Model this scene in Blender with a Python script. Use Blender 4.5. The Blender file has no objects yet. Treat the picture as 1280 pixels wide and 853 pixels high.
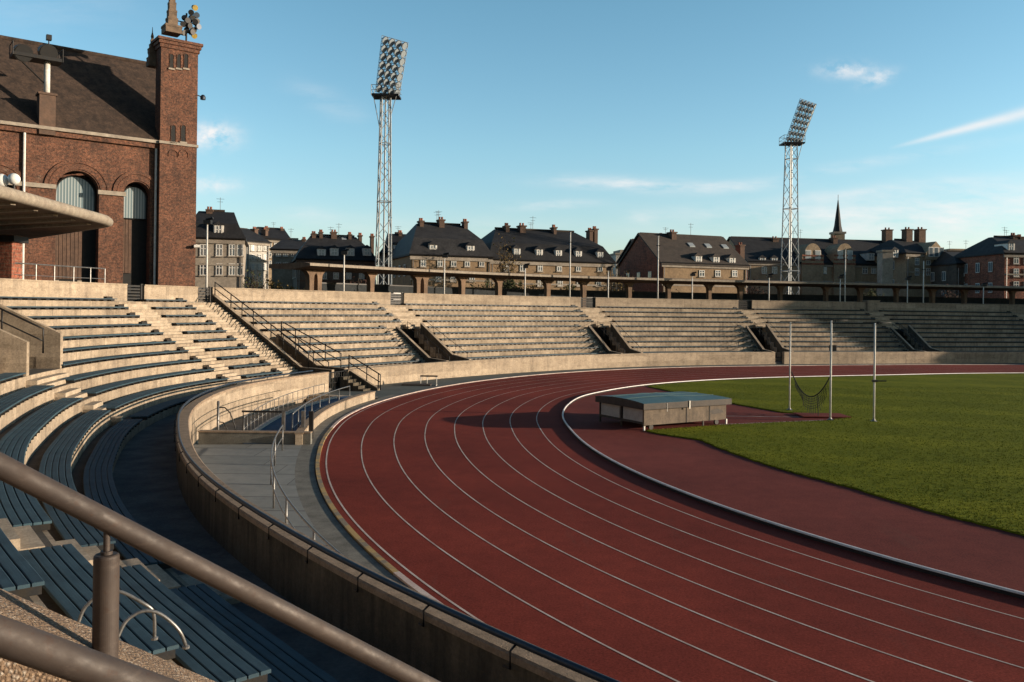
import bpy, bmesh, math, random
from mathutils import Vector, Matrix
random.seed(7)
scene = bpy.context.scene
COL = scene.collection
PI = math.pi
R = math.radians
F,YH,H,ROLL=1050.0,384.0,5.35,0.0131
CX,CY=34.0,37.0
def proj(X,Y,Z):
    u2=F*X/Y; v2=F*(H-Z)/Y; c,s=math.cos(ROLL),math.sin(ROLL)
    return 640+u2*c-v2*s, YH+u2*s+v2*c
def unproj(x,y,d=None,z=None):
    u=x-640; v=y-YH; c,s=math.cos(ROLL),math.sin(ROLL)
    u2=u*c+v*s; v2=-u*s+v*c
    if d is None: d=F*(H-z)/v2
    return (u2*d/F, d, H-v2*d/F)
def curve(pts):
    pts=sorted(pts); xs=[p[0] for p in pts]; ys=[p[1] for p in pts]; n=len(xs)
    m=[]
    for i in range(n):
        a=max(0,i-1); b=min(n-1,i+1); m.append((ys[b]-ys[a])/(xs[b]-xs[a]))
    def f(t):
        t=min(max(t,xs[0]),xs[-1])
        i=0
        while i<n-2 and t>xs[i+1]: i+=1
        h=xs[i+1]-xs[i]; q=(t-xs[i])/h
        return (ys[i]*(1+2*q)*(1-q)**2+m[i]*h*q*(1-q)**2+ys[i+1]*q*q*(3-2*q)+m[i+1]*h*q*q*(q-1))
    return f
RO=curve([(46,82),(55,65.5),(68.9,54.6),(84.8,48.0),(95,45.6),(102.4,44.6),(111,44.2),(122.6,43.9),(134,43.5),(142.6,43.2),(154,42.75),(160,42.5),(166.2,42.3),(170.8,42.15),(176.7,41.9),(182.3,41.6),(190.7,41.35),(204.8,41.4),(220,41.6),(245,42)])
RI=curve([(46,57),(55,46.5),(73,39.4),(84,35.8),(94,33.4),(105,32.2),(116,32.0),(127,32.2),(139,32.5),(149,32.5),(156,32.5),(164,32.1),(173,31.7),(181,31.4),(189,31.4),(200,31.6),(210,31.9),(221,32.3),(245,33)])
WR=curve([(44.6,92.6),(55,71.5),(68.3,58),(78,52.5),(87,49.3),(93.5,48.0),(100.5,47.05),(109,46.45),(120,46.1),(132,45.8),(142,46.05),(150,46.6),(157,47.15),(164.5,47.6),(170,47.85),(175,47.8),(183,46.9),(187.7,46.2),(192.6,45.45),(201.4,44.5),(210,43.6),(220.2,42.9),(230,42.6),(250,42.6)])
_W=[];ph=246.0
while ph>46:
    r=sum(WR(ph+k*1.0)*w for k,w in((-2,1),(-1,2),(0,3),(1,2),(2,1)))/9
    a=math.radians(ph); _W.append((CX+r*math.cos(a),CY+r*math.sin(a),ph)); ph-=0.5
_S=[0.0]
for a,b in zip(_W,_W[1:]): _S.append(_S[-1]+math.hypot(b[0]-a[0],b[1]-a[1]))
_N=[]
for i in range(len(_W)):
    a=_W[max(0,i-1)];b=_W[min(len(_W)-1,i+1)]
    tx,ty=b[0]-a[0],b[1]-a[1];l=math.hypot(tx,ty);_N.append((-ty/l,tx/l))
SMAX=_S[-1]
def wp(s,o=0.0,z=0.0):
    s=min(max(s,0),SMAX-1e-6)
    lo,hi=0,len(_S)-1
    while hi-lo>1:
        m=(lo+hi)//2
        if _S[m]<=s: lo=m
        else: hi=m
    q=(s-_S[lo])/(_S[hi]-_S[lo])
    x=_W[lo][0]*(1-q)+_W[hi][0]*q;y=_W[lo][1]*(1-q)+_W[hi][1]*q
    nx=_N[lo][0]*(1-q)+_N[hi][0]*q;ny=_N[lo][1]*(1-q)+_N[hi][1]*q
    l=math.hypot(nx,ny)
    return (x+nx/l*o,y+ny/l*o,z)
def sphi(phi):
    i=min(range(len(_W)),key=lambda i:abs(_W[i][2]-phi)); return _S[i]
def fs(x,o,z,lo=0,hi=1e9):
    best=None;s=max(lo,0);prev=None;res=[]
    while s<min(hi,SMAX):
        p=wp(s,o,z)
        if p[1]>.5:
            g=proj(*p)[0]-x
            if prev is not None and prev[1]*g<=0: res.append((s*abs(prev[1])+prev[0]*abs(g))/(abs(g)+abs(prev[1])+1e-9))
            prev=(s,g)
        else: prev=None
        s+=.5
    return res
SKYTINT = (1.0, 1.0, 1.0); CLOUD = (5.6, 5.4, 5.3); SKYSTR = .12; SUNE = 4.8; EXPO = 0.55

# ------------------------------------------------------------------ helpers
class MB:
    """collects faces of one mesh"""
    def __init__(s):
        s.v = []; s.f = []; s.uv = []
    def face(s, pts, uvs=None):
        i = len(s.v); s.v.extend(pts); s.f.append(list(range(i, i + len(pts))))
        s.uv.extend(uvs if uvs else [(p[0] + p[1], p[2]) for p in pts])
    def hexa(s, b, t):
        """b, t: 4 bottom and 4 top points, counter clockwise from above"""
        s.face([b[3], b[2], b[1], b[0]]); s.face(list(t))
        for k in range(4):
            j = (k + 1) % 4
            s.face([b[k], b[j], t[j], t[k]])
    def box(s, x0, x1, y0, y1, z0, z1, M=None):
        b = [(x0, y0, z0), (x1, y0, z0), (x1, y1, z0), (x0, y1, z0)]
        t = [(x0, y0, z1), (x1, y0, z1), (x1, y1, z1), (x0, y1, z1)]
        if M: b = [M(*p) for p in b]; t = [M(*p) for p in t]
        s.hexa(b, t)
    def prism(s, poly, d0, d1, M):
        """poly [(a,z)] extruded along second axis, M(a,b,z) -> world"""
        n = len(poly)
        A = [M(a, d0, z) for a, z in poly]; B = [M(a, d1, z) for a, z in poly]
        s.face(A); s.face(B[::-1])
        for k in range(n):
            j = (k + 1) % n
            s.face([A[j], A[k], B[k], B[j]])
    def tube(s, path, r, n=8, cap=True, r2=None):
        path = [Vector(p) for p in path]
        rings = []
        up = Vector((0, 0, 1))
        m = len(path)
        for i, p in enumerate(path):
            a = path[max(0, i - 1)]; b = path[min(m - 1, i + 1)]
            t = (b - a).normalized()
            u = t.cross(up)
            if u.length < 1e-3: u = t.cross(Vector((0, 1, 0)))
            u.normalize(); w = u.cross(t)
            rr = r if r2 is None else r + (r2 - r) * i / max(1, m - 1)
            rings.append([tuple(p + u * rr * math.cos(2 * PI * k / n) + w * rr * math.sin(2 * PI * k / n)) for k in range(n)])
        base = len(s.v)
        for rg in rings:
            s.v.extend(rg)
        for i in range(m - 1):
            for k in range(n):
                j = (k + 1) % n
                q = [base + i * n + k, base + i * n + j, base + (i + 1) * n + j, base + (i + 1) * n + k]
                s.f.append(q); s.uv.extend([(k / n, i), (j / n, i), (j / n, i + 1), (k / n, i + 1)])
        if cap:
            s.f.append([base + k for k in range(n)][::-1]); s.uv.extend([(0, 0)] * n)
            s.f.append([base + (m - 1) * n + k for k in range(n)]); s.uv.extend([(0, 0)] * n)
    def bar(s, p, q, r, n=6):
        s.tube([p, q], r, n)
    def lathe(s, c, prof, n=16):
        base = len(s.v)
        for r, z in prof:
            for k in range(n):
                a = 2 * PI * k / n
                s.v.append((c[0] + r * math.cos(a), c[1] + r * math.sin(a), c[2] + z))
        for i in range(len(prof) - 1):
            for k in range(n):
                j = (k + 1) % n
                s.f.append([base + i * n + k, base + i * n + j, base + (i + 1) * n + j, base + (i + 1) * n + k])
                s.uv.extend([(k / n, i), (j / n, i), (j / n, i + 1), (k / n, i + 1)])
        s.f.append([base + k for k in range(n)][::-1]); s.uv.extend([(0, 0)] * n)
        s.f.append([base + (len(prof) - 1) * n + k for k in range(n)]); s.uv.extend([(0, 0)] * n)
    def sweep(s, prof, s0, s1, step=0.8, caps=True, fn=None):
        """closed profile [(o,z)] swept along the bowl; uv = (s, perimeter)"""
        fn = fn or wp
        n = max(1, int(math.ceil((s1 - s0) / step)))
        per = [0.0]
        for i in range(len(prof)):
            a = prof[i]; b = prof[(i + 1) % len(prof)]
            per.append(per[-1] + math.hypot(a[0] - b[0], a[1] - b[1]))
        ss = [s0 + (s1 - s0) * i / n for i in range(n + 1)]
        base = len(s.v); m = len(prof)
        for t in ss:
            for o, z in prof: s.v.append(fn(t, o, z))
        for i in range(n):
            for k in range(m):
                j = (k + 1) % m
                s.f.append([base + i * m + k, base + i * m + j, base + (i + 1) * m + j, base + (i + 1) * m + k])
                s.uv.extend([(ss[i], per[k]), (ss[i], per[k + 1]), (ss[i + 1], per[k + 1]), (ss[i + 1], per[k])])
        if caps:
            s.f.append([base + k for k in range(m)][::-1]); s.uv.extend([(prof[k][0] + 0.37, prof[k][1]) for k in range(m)][::-1])
            s.f.append([base + n * m + k for k in range(m)]); s.uv.extend([(prof[k][0] + 0.37, prof[k][1]) for k in range(m)])
    def strip(s, A, B):
        for i in range(len(A) - 1):
            s.face([A[i], A[i + 1], B[i + 1], B[i]])
    def build(s, name, material, parent=None, smooth=False, recalc=True, bevel=0):
        me = bpy.data.meshes.new(name)
        me.from_pydata([tuple(p) for p in s.v], [], s.f)
        uvl = me.uv_layers.new(name='UVMap')
        flat = [c for u in s.uv for c in u]
        uvl.data.foreach_set('uv', flat)
        if recalc:
            bm = bmesh.new(); bm.from_mesh(me)
            bmesh.ops.remove_doubles(bm, verts=bm.verts, dist=1e-4)
            bmesh.ops.recalc_face_normals(bm, faces=bm.faces)
            bm.to_mesh(me); bm.free()
        me.materials.append(material)
        if smooth:
            me.polygons.foreach_set('use_smooth', [True] * len(me.polygons))
        o = bpy.data.objects.new(name, me); COL.objects.link(o)
        if bevel:
            md = o.modifiers.new('bevel', 'BEVEL'); md.width = bevel; md.segments = 2; md.limit_method = 'ANGLE'
        if parent: attach(o, parent)
        return o

def attach(o, parent):
    o.parent = parent
    if parent.type == 'EMPTY':
        o.matrix_parent_inverse = Matrix.Translation(-Vector(parent.location))

def tag(o, label=None, cat=None, group=None, kind=None):
    if label: o['label'] = label
    if cat: o['category'] = cat
    if group: o['group'] = group
    if kind: o['kind'] = kind
    return o

def thing(name, label, cat, loc=(0, 0, 0), group=None):
    o = bpy.data.objects.new(name, None); COL.objects.link(o)
    o.location = loc; o.empty_display_size = 0.3
    return tag(o, label, cat, group)

def struct(name, mb, m, **k):
    return tag(mb.build(name, m, **k), kind='structure')

# ------------------------------------------------------------------ materials
def nodes(name):
    m = bpy.data.materials.new(name); m.use_nodes = True
    nt = m.node_tree; nt.nodes.clear()
    out = nt.nodes.new('ShaderNodeOutputMaterial')
    b = nt.nodes.new('ShaderNodeBsdfPrincipled')
    nt.links.new(b.outputs[0], out.inputs[0])
    return m, nt, b

class NT:
    def __init__(s, nt): s.nt = nt
    def n(s, t, **k):
        q = s.nt.nodes.new(t)
        for a, v in k.items():
            if a.startswith('_'): q.inputs[a[1:].replace('_', ' ')].default_value = v
            else: setattr(q, a, v)
        return q
    def l(s, a, b): s.nt.links.new(a, b)
    def math(s, op, a, b=None, c=None):
        q = s.nt.nodes.new('ShaderNodeMath'); q.operation = op
        for i, v in enumerate((a, b, c)):
            if v is None: continue
            if isinstance(v, (int, float)): q.inputs[i].default_value = v
            else: s.l(v, q.inputs[i])
        return q.outputs[0]
    def noise(s, vec, scale, detail=4, rough=.6):
        q = s.n('ShaderNodeTexNoise'); q.inputs['Scale'].default_value = scale
        q.inputs['Detail'].default_value = detail; q.inputs['Roughness'].default_value = rough
        if vec is not None: s.l(vec, q.inputs['Vector'])
        return q.outputs['Fac']
    def ramp(s, fac, a, b, ca=(0, 0, 0, 1), cb=(1, 1, 1, 1)):
        q = s.n('ShaderNodeValToRGB'); e = q.color_ramp.elements
        e[0].position = a; e[1].position = b; e[0].color = ca; e[1].color = cb
        s.l(fac, q.inputs[0]); return q.outputs[0]
    def mix(s, fac, a, b, mode='MIX'):
        q = s.n('ShaderNodeMix', data_type='RGBA', blend_type=mode)
        for sock, v in ((0, fac), (6, a), (7, b)):
            if isinstance(v, (int, float)): q.inputs[sock].default_value = v
            elif isinstance(v, tuple): q.inputs[sock].default_value = v if len(v) == 4 else v + (1,)
            else: s.l(v, q.inputs[sock])
        return q.outputs[2]
    def scalevec(s, vec, sx, sy, sz):
        q = s.n('ShaderNodeVectorMath', operation='MULTIPLY'); s.l(vec, q.inputs[0]); q.inputs[1].default_value = (sx, sy, sz)
        return q.outputs[0]

def pos(t): return t.n('ShaderNodeNewGeometry').outputs['Position']

def mat(name, c1, c2=None, rough=.8, metal=0.0, scale=3.0, fine=40.0, streak=0.0, bump=0.0, bscale=60.0, spec=.4, lo=.35, hi=.65, vary=0):
    m, nt, b = nodes(name); t = NT(nt)
    c2 = c2 or tuple(x * .75 for x in c1)
    P = pos(t)
    a = t.ramp(t.noise(P, scale, 5), lo, hi)
    col = t.mix(a, c1, c2)
    if fine:
        f = t.ramp(t.noise(P, fine, 3), .3, .7, (.78, .78, .78, 1), (1.15, 1.15, 1.15, 1))
        col = t.mix(1.0, col, f, 'MULTIPLY')
    if streak:
        f = t.ramp(t.noise(t.scalevec(P, 5, 5, .35), 1.0, 4), .4, .7, (1, 1, 1, 1), (1 - streak,) * 3 + (1,))
        col = t.mix(1.0, col, f, 'MULTIPLY')
    if vary:
        oi = t.n('ShaderNodeObjectInfo'); col = t.mix(1.0, col, t.ramp(oi.outputs['Random'], 0, 1, (1 - vary,) * 3 + (1,), (1 + vary, 1 + vary * .9, 1 + vary * .8, 1)), 'MULTIPLY')
    t.l(col, b.inputs['Base Color'])
    b.inputs['Roughness'].default_value = rough; b.inputs['Metallic'].default_value = metal
    b.inputs['Specular IOR Level'].default_value = spec
    if bump:
        q = t.n('ShaderNodeBump'); q.inputs['Strength'].default_value = bump; q.inputs['Distance'].default_value = .02
        t.l(t.noise(P, bscale, 4), q.inputs['Height']); t.l(q.outputs[0], b.inputs['Normal'])
    return m

def concrete(name, c1, c2, joint=1.5, streak=.35, vjoint=0):
    """weathered cast concrete with joints along the sweep and dirty runs"""
    m, nt, b = nodes(name); t = NT(nt); P = pos(t)
    uv = t.n('ShaderNodeUVMap'); sep = t.n('ShaderNodeSeparateXYZ'); t.l(uv.outputs[0], sep.inputs[0])
    big = t.ramp(t.noise(P, .9, 6, .65), .36, .66)
    col = t.mix(big, c1, c2)
    # each cast block a little different
    blk = t.math('FLOOR', t.math('DIVIDE', sep.outputs[0], joint))
    wn = t.n('ShaderNodeTexWhiteNoise', noise_dimensions='2D'); cmb = t.n('ShaderNodeCombineXYZ')
    t.l(blk, cmb.inputs[0]); t.l(t.math('FLOOR', t.math('MULTIPLY', t.n('ShaderNodeSeparateXYZ').outputs[2], 1)), cmb.inputs[1])
    sp = t.n('ShaderNodeSeparateXYZ'); t.l(P, sp.inputs[0])
    t.l(t.math('FLOOR', t.math('MULTIPLY', sp.outputs[2], 2.04)), cmb.inputs[1]); t.l(cmb.outputs[0], wn.inputs['Vector'])
    col = t.mix(1.0, col, t.ramp(wn.outputs['Value'], 0, 1, (.78, .77, .76, 1), (1.1, 1.1, 1.1, 1)), 'MULTIPLY')
    col = t.mix(1.0, col, t.ramp(t.noise(P, 14, 5, .7), .3, .72, (.64, .63, .62, 1), (1.16, 1.16, 1.16, 1)), 'MULTIPLY')
    stv = t.noise(t.scalevec(P, 2.6, 2.6, .3), 1.0, 5, .65)
    col = t.mix(1.0, col, t.ramp(stv, .45, .78, (1, 1, 1, 1), (1 - streak, 1 - streak, 1 - streak * .95, 1)), 'MULTIPLY')
    spots = t.ramp(t.noise(P, 3.3, 6, .75), .62, .72, (1, 1, 1, 1), (.62, .6, .57, 1))
    col = t.mix(.9, col, spots, 'MULTIPLY')
    low = t.ramp(t.noise(t.scalevec(P, 1.0, 1.0, 2.5), 1.7, 5, .7), .5, .62, (1, 1, 1, 1), (.8, .79, .78, 1))
    col = t.mix(1.0, col, low, 'MULTIPLY')
    fr = t.math('FRACT', t.math('DIVIDE', sep.outputs[0], joint))
    jm = t.math('LESS_THAN', fr, .018 / joint)
    col = t.mix(t.math('MULTIPLY', jm, .7), col, (.06, .05, .04))
    t.l(col, b.inputs['Base Color']); b.inputs['Roughness'].default_value = .88
    b.inputs['Specular IOR Level'].default_value = .3
    q = t.n('ShaderNodeBump'); q.inputs['Strength'].default_value = .5; q.inputs['Distance'].default_value = .02
    t.l(t.noise(P, 30, 5, .7), q.inputs['Height']); t.l(q.outputs[0], b.inputs['Normal'])
    return m

def brick(name, c1, c2, mortar, bw=.36, bh=.115):
    m, nt, b = nodes(name); t = NT(nt); P = pos(t)
    sp = t.n('ShaderNodeSeparateXYZ'); t.l(P, sp.inputs[0])
    cm = t.n('ShaderNodeCombineXYZ'); t.l(t.math('ADD', t.math('MULTIPLY', sp.outputs[0], .9), t.math('MULTIPLY', sp.outputs[1], .7)), cm.inputs[0]); t.l(sp.outputs[2], cm.inputs[1])
    br = t.n('ShaderNodeTexBrick'); t.l(cm.outputs[0], br.inputs['Vector'])
    br.inputs['Scale'].default_value = 1; br.inputs['Brick Width'].default_value = bw; br.inputs['Row Height'].default_value = bh
    br.inputs['Mortar Size'].default_value = .014; br.inputs['Bias'].default_value = -.1
    br.inputs['Color1'].default_value = c1 + (1,); br.inputs['Color2'].default_value = c2 + (1,); br.inputs['Mortar'].default_value = mortar + (1,)
    col = t.mix(1.0, br.outputs[0], t.ramp(t.noise(P, .5, 6, .7), .3, .7, (.62, .6, .6, 1), (1.25, 1.22, 1.2, 1)), 'MULTIPLY')
    col = t.mix(1.0, col, t.ramp(t.noise(P, 5.5, 3, .8), .34, .66, (.42, .42, .42, 1), (1.65, 1.6, 1.55, 1)), 'MULTIPLY')
    wh = t.ramp(t.noise(t.scalevec(P, .35, .35, .6), 1.0, 6, .8), .63, .74)
    col = t.mix(t.math('MULTIPLY', wh, .4), col, (.36, .27, .20))
    soot = t.ramp(t.noise(t.scalevec(P, .9, .9, .25), 1.0, 6, .75), .5, .72)
    col = t.mix(t.math('MULTIPLY', soot, .6), col, (.022, .016, .014))
    t.l(col, b.inputs['Base Color']); b.inputs['Roughness'].default_value = .9
    q = t.n('ShaderNodeBump'); q.inputs['Strength'].default_value = .8; q.inputs['Distance'].default_value = .05
    t.l(t.noise(P, 9, 4, .7), q.inputs['Height']); t.l(q.outputs[0], b.inputs['Normal'])
    return m

def wood(name, c1, c2, rough=.7):
    """painted slats, worn along their length"""
    m, nt, b = nodes(name); t = NT(nt); P = pos(t)
    uv = t.n('ShaderNodeUVMap')
    g = t.noise(t.scalevec(uv.outputs[0], 1.2, 40, 1), 1.0, 5, .65)
    col = t.mix(t.ramp(g, .35, .7), c1, c2)
    wn = t.ramp(t.noise(P, 1.6, 5, .7), .35, .7, (.68, .7, .72, 1), (1.25, 1.22, 1.2, 1))
    col = t.mix(1.0, col, wn, 'MULTIPLY')
    chip = t.ramp(t.noise(P, 22, 5, .8), .68, .74)
    col = t.mix(t.math('MULTIPLY', chip, .45), col, (.2, .18, .15))
    oi = t.n('ShaderNodeObjectInfo'); col = t.mix(1.0, col, t.ramp(oi.outputs['Random'], 0, 1, (.78, .8, .82, 1), (1.2, 1.16, 1.12, 1)), 'MULTIPLY')
    t.l(col, b.inputs['Base Color']); b.inputs['Roughness'].default_value = rough
    b.inputs['Specular IOR Level'].default_value = .35
    q = t.n('ShaderNodeBump'); q.inputs['Strength'].default_value = .25; q.inputs['Distance'].default_value = .01
    t.l(g, q.inputs['Height']); t.l(q.outputs[0], b.inputs['Normal'])
    return m

M = {}
M['concrete'] = concrete('weathered terrace concrete', (.48, .385, .285), (.33, .262, .192), 1.55, .5)  # beige terrace concrete, one material for every row
M['wallconc'] = concrete('smooth wall concrete', (.475, .38, .28), (.36, .285, .21), 6.0, .32)
M['stairconc'] = mat('stair concrete', (.47, .38, .285), (.32, .255, .185), .9, scale=2, fine=18, bump=.4, bscale=30)
M['rough'] = mat('rough aggregate concrete', (.30, .20, .125), (.17, .11, .07), .95, scale=9, fine=55, bump=1.0, bscale=45)
M['cap'] = mat('stone coping', (.33, .24, .17), (.22, .16, .11), .9, scale=4, fine=25, bump=.5, bscale=40)
M['bench'] = wood('blue green painted slats', (.042, .085, .112), (.026, .058, .082))
M['iron'] = mat('black iron', (.022, .023, .026), (.03, .026, .022), .5, metal=.4, scale=6)
M['bluerail'] = mat('dark blue rail paint', (.03, .045, .07), (.02, .03, .045), .45, metal=.3, scale=5)
M['galv'] = mat('galvanised steel', (.27, .265, .26), (.17, .165, .16), .45, metal=.7, scale=6)
M['mast'] = mat('pale mast paint', (.34, .36, .37), (.24, .26, .27), .5, metal=.3, scale=3)
M['pipe'] = mat('brown worn pipe paint', (.080, .056, .044), (.045, .032, .027), .52, metal=.15, scale=6, fine=70, bump=.05, bscale=45, spec=.45)
M['white'] = mat('white paint', (.74, .72, .68), (.58, .55, .5), .6, scale=4)
M['line'] = mat('lane marking paint', (.60, .50, .45), (.34, .22, .19), .8, scale=1.3, fine=22, lo=.4, hi=.75)
M['kerbwhite'] = mat('white kerb rail', (.78, .74, .72), (.60, .56, .54), .5, scale=3)
M['yellow'] = mat('worn yellow edge paint', (.42, .28, .11), (.22, .18, .13), .85, scale=1.8, lo=.45, hi=.55)
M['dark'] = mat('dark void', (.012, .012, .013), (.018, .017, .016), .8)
M['walk'] = mat('dark worn asphalt walkway', (.17, .155, .145), (.085, .08, .078), .9, scale=1.2, fine=15, bump=.4, bscale=20)
M['tarmac'] = mat('green grey tarmac', (.085, .10, .095), (.06, .073, .072), .9, scale=.8, fine=25, bump=.3)
M['gutter'] = mat('grey gutter concrete', (.20, .19, .165), (.12, .115, .10), .9, scale=2, fine=20, bump=.4)
M['slate'] = mat('dark slate roof', (.032, .032, .034), (.018, .018, .020), .7, scale=.8, fine=3.5, streak=.45, vary=.35, bump=.5, bscale=5)
M['slate2'] = mat('brown slate roof', (.07, .055, .045), (.045, .036, .03), .8, scale=1.2, fine=6, bump=.5, bscale=5)
M['tiles'] = mat('old brown roof tiles', (.078, .050, .036), (.034, .023, .018), .9, scale=1.6, fine=7, bump=.9, bscale=7, streak=.35)
M['brick'] = brick('dark red brick', (.155, .060, .034), (.078, .033, .022), (.125, .08, .052))
M['brick2'] = brick('red house brick', (.30, .10, .06), (.20, .068, .042), (.2, .14, .1), .5, .2)
M['ochre'] = mat('ochre render', (.30, .205, .12), (.22, .15, .09), .9, scale=.6, fine=3)
M['stone'] = mat('pale grey stone', (.36, .31, .25), (.26, .22, .18), .9, scale=.5, fine=3)
M['tan'] = mat('tan stone', (.36, .27, .18), (.27, .2, .13), .9, scale=.6, fine=3)
M['darkstone'] = mat('soot dark stone', (.12, .095, .075), (.08, .065, .055), .9, scale=.6, fine=3)
M['pale'] = mat('pale plaster', (.50, .47, .42), (.42, .39, .35), .9, scale=.5, fine=4)
M['chim'] = mat('chimney brick', (.14, .085, .06), (.09, .06, .045), .9, scale=2, fine=8)
M['canopy'] = mat('weathered canopy concrete', (.235, .150, .095), (.155, .10, .065), .85, scale=1, fine=12, streak=.3)
M['canopyrim'] = mat('pale canopy rim', (.34, .29, .225), (.26, .21, .165), .8, scale=3, fine=20, streak=.2)
M['soffit'] = mat('timber soffit', (.17, .115, .075), (.12, .08, .055), .8, scale=2, fine=9)
M['panelwood'] = mat('timber door panel', (.13, .075, .05), (.085, .05, .035), .8, scale=3, fine=14, streak=.4)
M['globe'] = mat('opal globe', (.78, .78, .76), (.72, .72, .7), .25, scale=2, fine=0)
M['vinyl'] = mat('teal vinyl mat cover', (.045, .11, .125), (.075, .12, .12), .5, scale=1.6, fine=12, bump=.3, bscale=6)
M['vinylside'] = mat('dark vinyl skirt', (.060, .046, .038), (.040, .032, .028), .7, scale=3, fine=15)
M['board'] = mat('grey beige board', (.175, .132, .097), (.115, .088, .067), .85, scale=2.5, fine=14, streak=.3)
M['whiteboard'] = mat('off white board', (.45, .42, .38), (.36, .33, .3), .8, scale=3)
M['net'] = mat('dark net', (.02, .025, .02), (.03, .03, .025), .9)
M['bark'] = mat('bark', (.085, .06, .042), (.05, .038, .03), .95, scale=6)
M['leafgold'] = mat('golden autumn leaves', (.19, .125, .035), (.12, .085, .03), .9, scale=2)
M['leafgreen'] = mat('olive leaves', (.075, .085, .028), (.045, .055, .02), .9, scale=2)
M['leafred'] = mat('red brown twigs', (.11, .05, .035), (.07, .035, .03), .9, scale=2)
M['yellowlamp'] = mat('yellow lamp shade', (.38, .27, .05), (.28, .19, .04), .5, scale=3)
M['earth'] = mat('city ground', (.13, .12, .10), (.09, .085, .075), .95, scale=.3)
M['lampbody'] = mat('silver lamp housing', (.62, .63, .64), (.45, .46, .47), .35, metal=.35, scale=4)

def glassmat(name, c, rough=.08):
    m, nt, b = nodes(name); t = NT(nt)
    b.inputs['Base Color'].default_value = c + (1,); b.inputs['Roughness'].default_value = rough
    b.inputs['Specular IOR Level'].default_value = .9
    q = t.n('ShaderNodeBump'); q.inputs['Strength'].default_value = .12; q.inputs['Distance'].default_value = .05
    t.l(t.noise(pos(t), 1.4, 2), q.inputs['Height']); t.l(q.outputs[0], b.inputs['Normal'])
    return m
M['pane'] = glassmat('window glass', (.10, .13, .15))
M['panelight'] = glassmat('curtained window glass', (.34, .37, .38), .15)
M['lens'] = glassmat('lamp lens', (.26, .30, .33), .12)

def curtainmat():
    m, nt, b = nodes('curtained arch glass'); t = NT(nt); P = pos(t)
    sp = t.n('ShaderNodeSeparateXYZ'); t.l(P, sp.inputs[0])
    a = t.math('ADD', t.math('MULTIPLY', sp.outputs[0], .786), t.math('MULTIPLY', sp.outputs[1], .619))
    w = t.math('SINE', t.math('MULTIPLY', a, 26.0))
    col = t.mix(t.ramp(w, -.2, 1.0), (.13, .18, .20), (.38, .42, .42))
    t.l(col, b.inputs['Base Color']); b.inputs['Roughness'].default_value = .22
    return m
M['curtain'] = curtainmat()

def trackmat(name, c1, c2):
    m, nt, b = nodes(name); t = NT(nt); P = pos(t)
    col = t.mix(t.ramp(t.noise(P, .22, 6, .7), .35, .68), c1, c2)
    col = t.mix(1.0, col, t.ramp(t.noise(P, 22, 4, .9), .3, .7, (.45, .45, .45, 1), (1.6, 1.55, 1.55, 1)), 'MULTIPLY')
    col = t.mix(1.0, col, t.ramp(t.noise(P, 2.3, 5, .7), .3, .72, (.86, .86, .87, 1), (1.13, 1.11, 1.11, 1)), 'MULTIPLY')
    col = t.mix(1.0, col, t.ramp(t.noise(P, .09, 4, .6), .38, .62, (.82, .83, .85, 1), (1.12, 1.1, 1.08, 1)), 'MULTIPLY')
    drop = t.ramp(t.noise(P, 6.0, 6, .85), .67, .74)
    col = t.mix(t.math('MULTIPLY', drop, .5), col, (.075, .03, .026))
    sc = t.ramp(t.noise(t.scalevec(P, .9, .16, 1), 1.0, 6, .75), .58, .7)
    col = t.mix(t.math('MULTIPLY', sc, .28), col, (.12, .06, .05))
    t.l(col, b.inputs['Base Color']); b.inputs['Roughness'].default_value = .92; b.inputs['Specular IOR Level'].default_value = .08
    q = t.n('ShaderNodeBump'); q.inputs['Strength'].default_value = .35; q.inputs['Distance'].default_value = .006
    t.l(t.noise(P, 90, 2, .8), q.inputs['Height']); t.l(q.outputs[0], b.inputs['Normal'])
    return m
M['track'] = trackmat('red track surface', (.215, .041, .028), (.165, .032, .023))
M['dzone'] = trackmat('faded infield track surface', (.195, .050, .040), (.150, .039, .032))

def grassmat():
    m, nt, b = nodes('mown turf'); t = NT(nt); P = pos(t)
    col = t.mix(t.ramp(t.noise(P, .25, 5, .7), .35, .65), (.165, .178, .015), (.118, .138, .012))
    col = t.mix(1.0, col, t.ramp(t.noise(P, 7, 5, .8), .25, .75, (.55, .6, .5, 1), (1.5, 1.4, 1.35, 1)), 'MULTIPLY')
    col = t.mix(1.0, col, t.ramp(t.noise(t.scalevec(P, 25, 60, 1), 1.0, 3, .8), .25, .75, (.55, .6, .55, 1), (1.45, 1.4, 1.35, 1)), 'MULTIPLY')
    sy_ = t.n('ShaderNodeSeparateXYZ'); t.l(P, sy_.inputs[0])
    bw = t.math('ADD', t.math('MULTIPLY', sy_.outputs[0], .35), sy_.outputs[1])
    band = t.ramp(t.math('SINE', t.math('ADD', t.math('MULTIPLY', bw, .95), t.math('MULTIPLY', t.noise(P, .4, 2), 1.5))), .3, .7, (.90, .92, .9, 1), (1.08, 1.06, 1.05, 1))
    col = t.mix(1.0, col, band, 'MULTIPLY')
    pat = t.ramp(t.noise(P, 1.1, 6, .8), .6, .78)
    col = t.mix(t.math('MULTIPLY', pat, .45), col, (.13, .11, .035))
    t.l(col, b.inputs['Base Color']); b.inputs['Roughness'].default_value = .95; b.inputs['Specular IOR Level'].default_value = .05
    q = t.n('ShaderNodeBump'); q.inputs['Strength'].default_value = .6; q.inputs['Distance'].default_value = .03
    t.l(t.noise(P, 26, 5, .85), q.inputs['Height']); t.l(q.outputs[0], b.inputs['Normal'])
    return m
M['grass'] = grassmat()
M['blade'] = mat('grass blades', (.12, .125, .014), (.085, .10, .010), .9, scale=5, fine=0, spec=.1)

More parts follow.
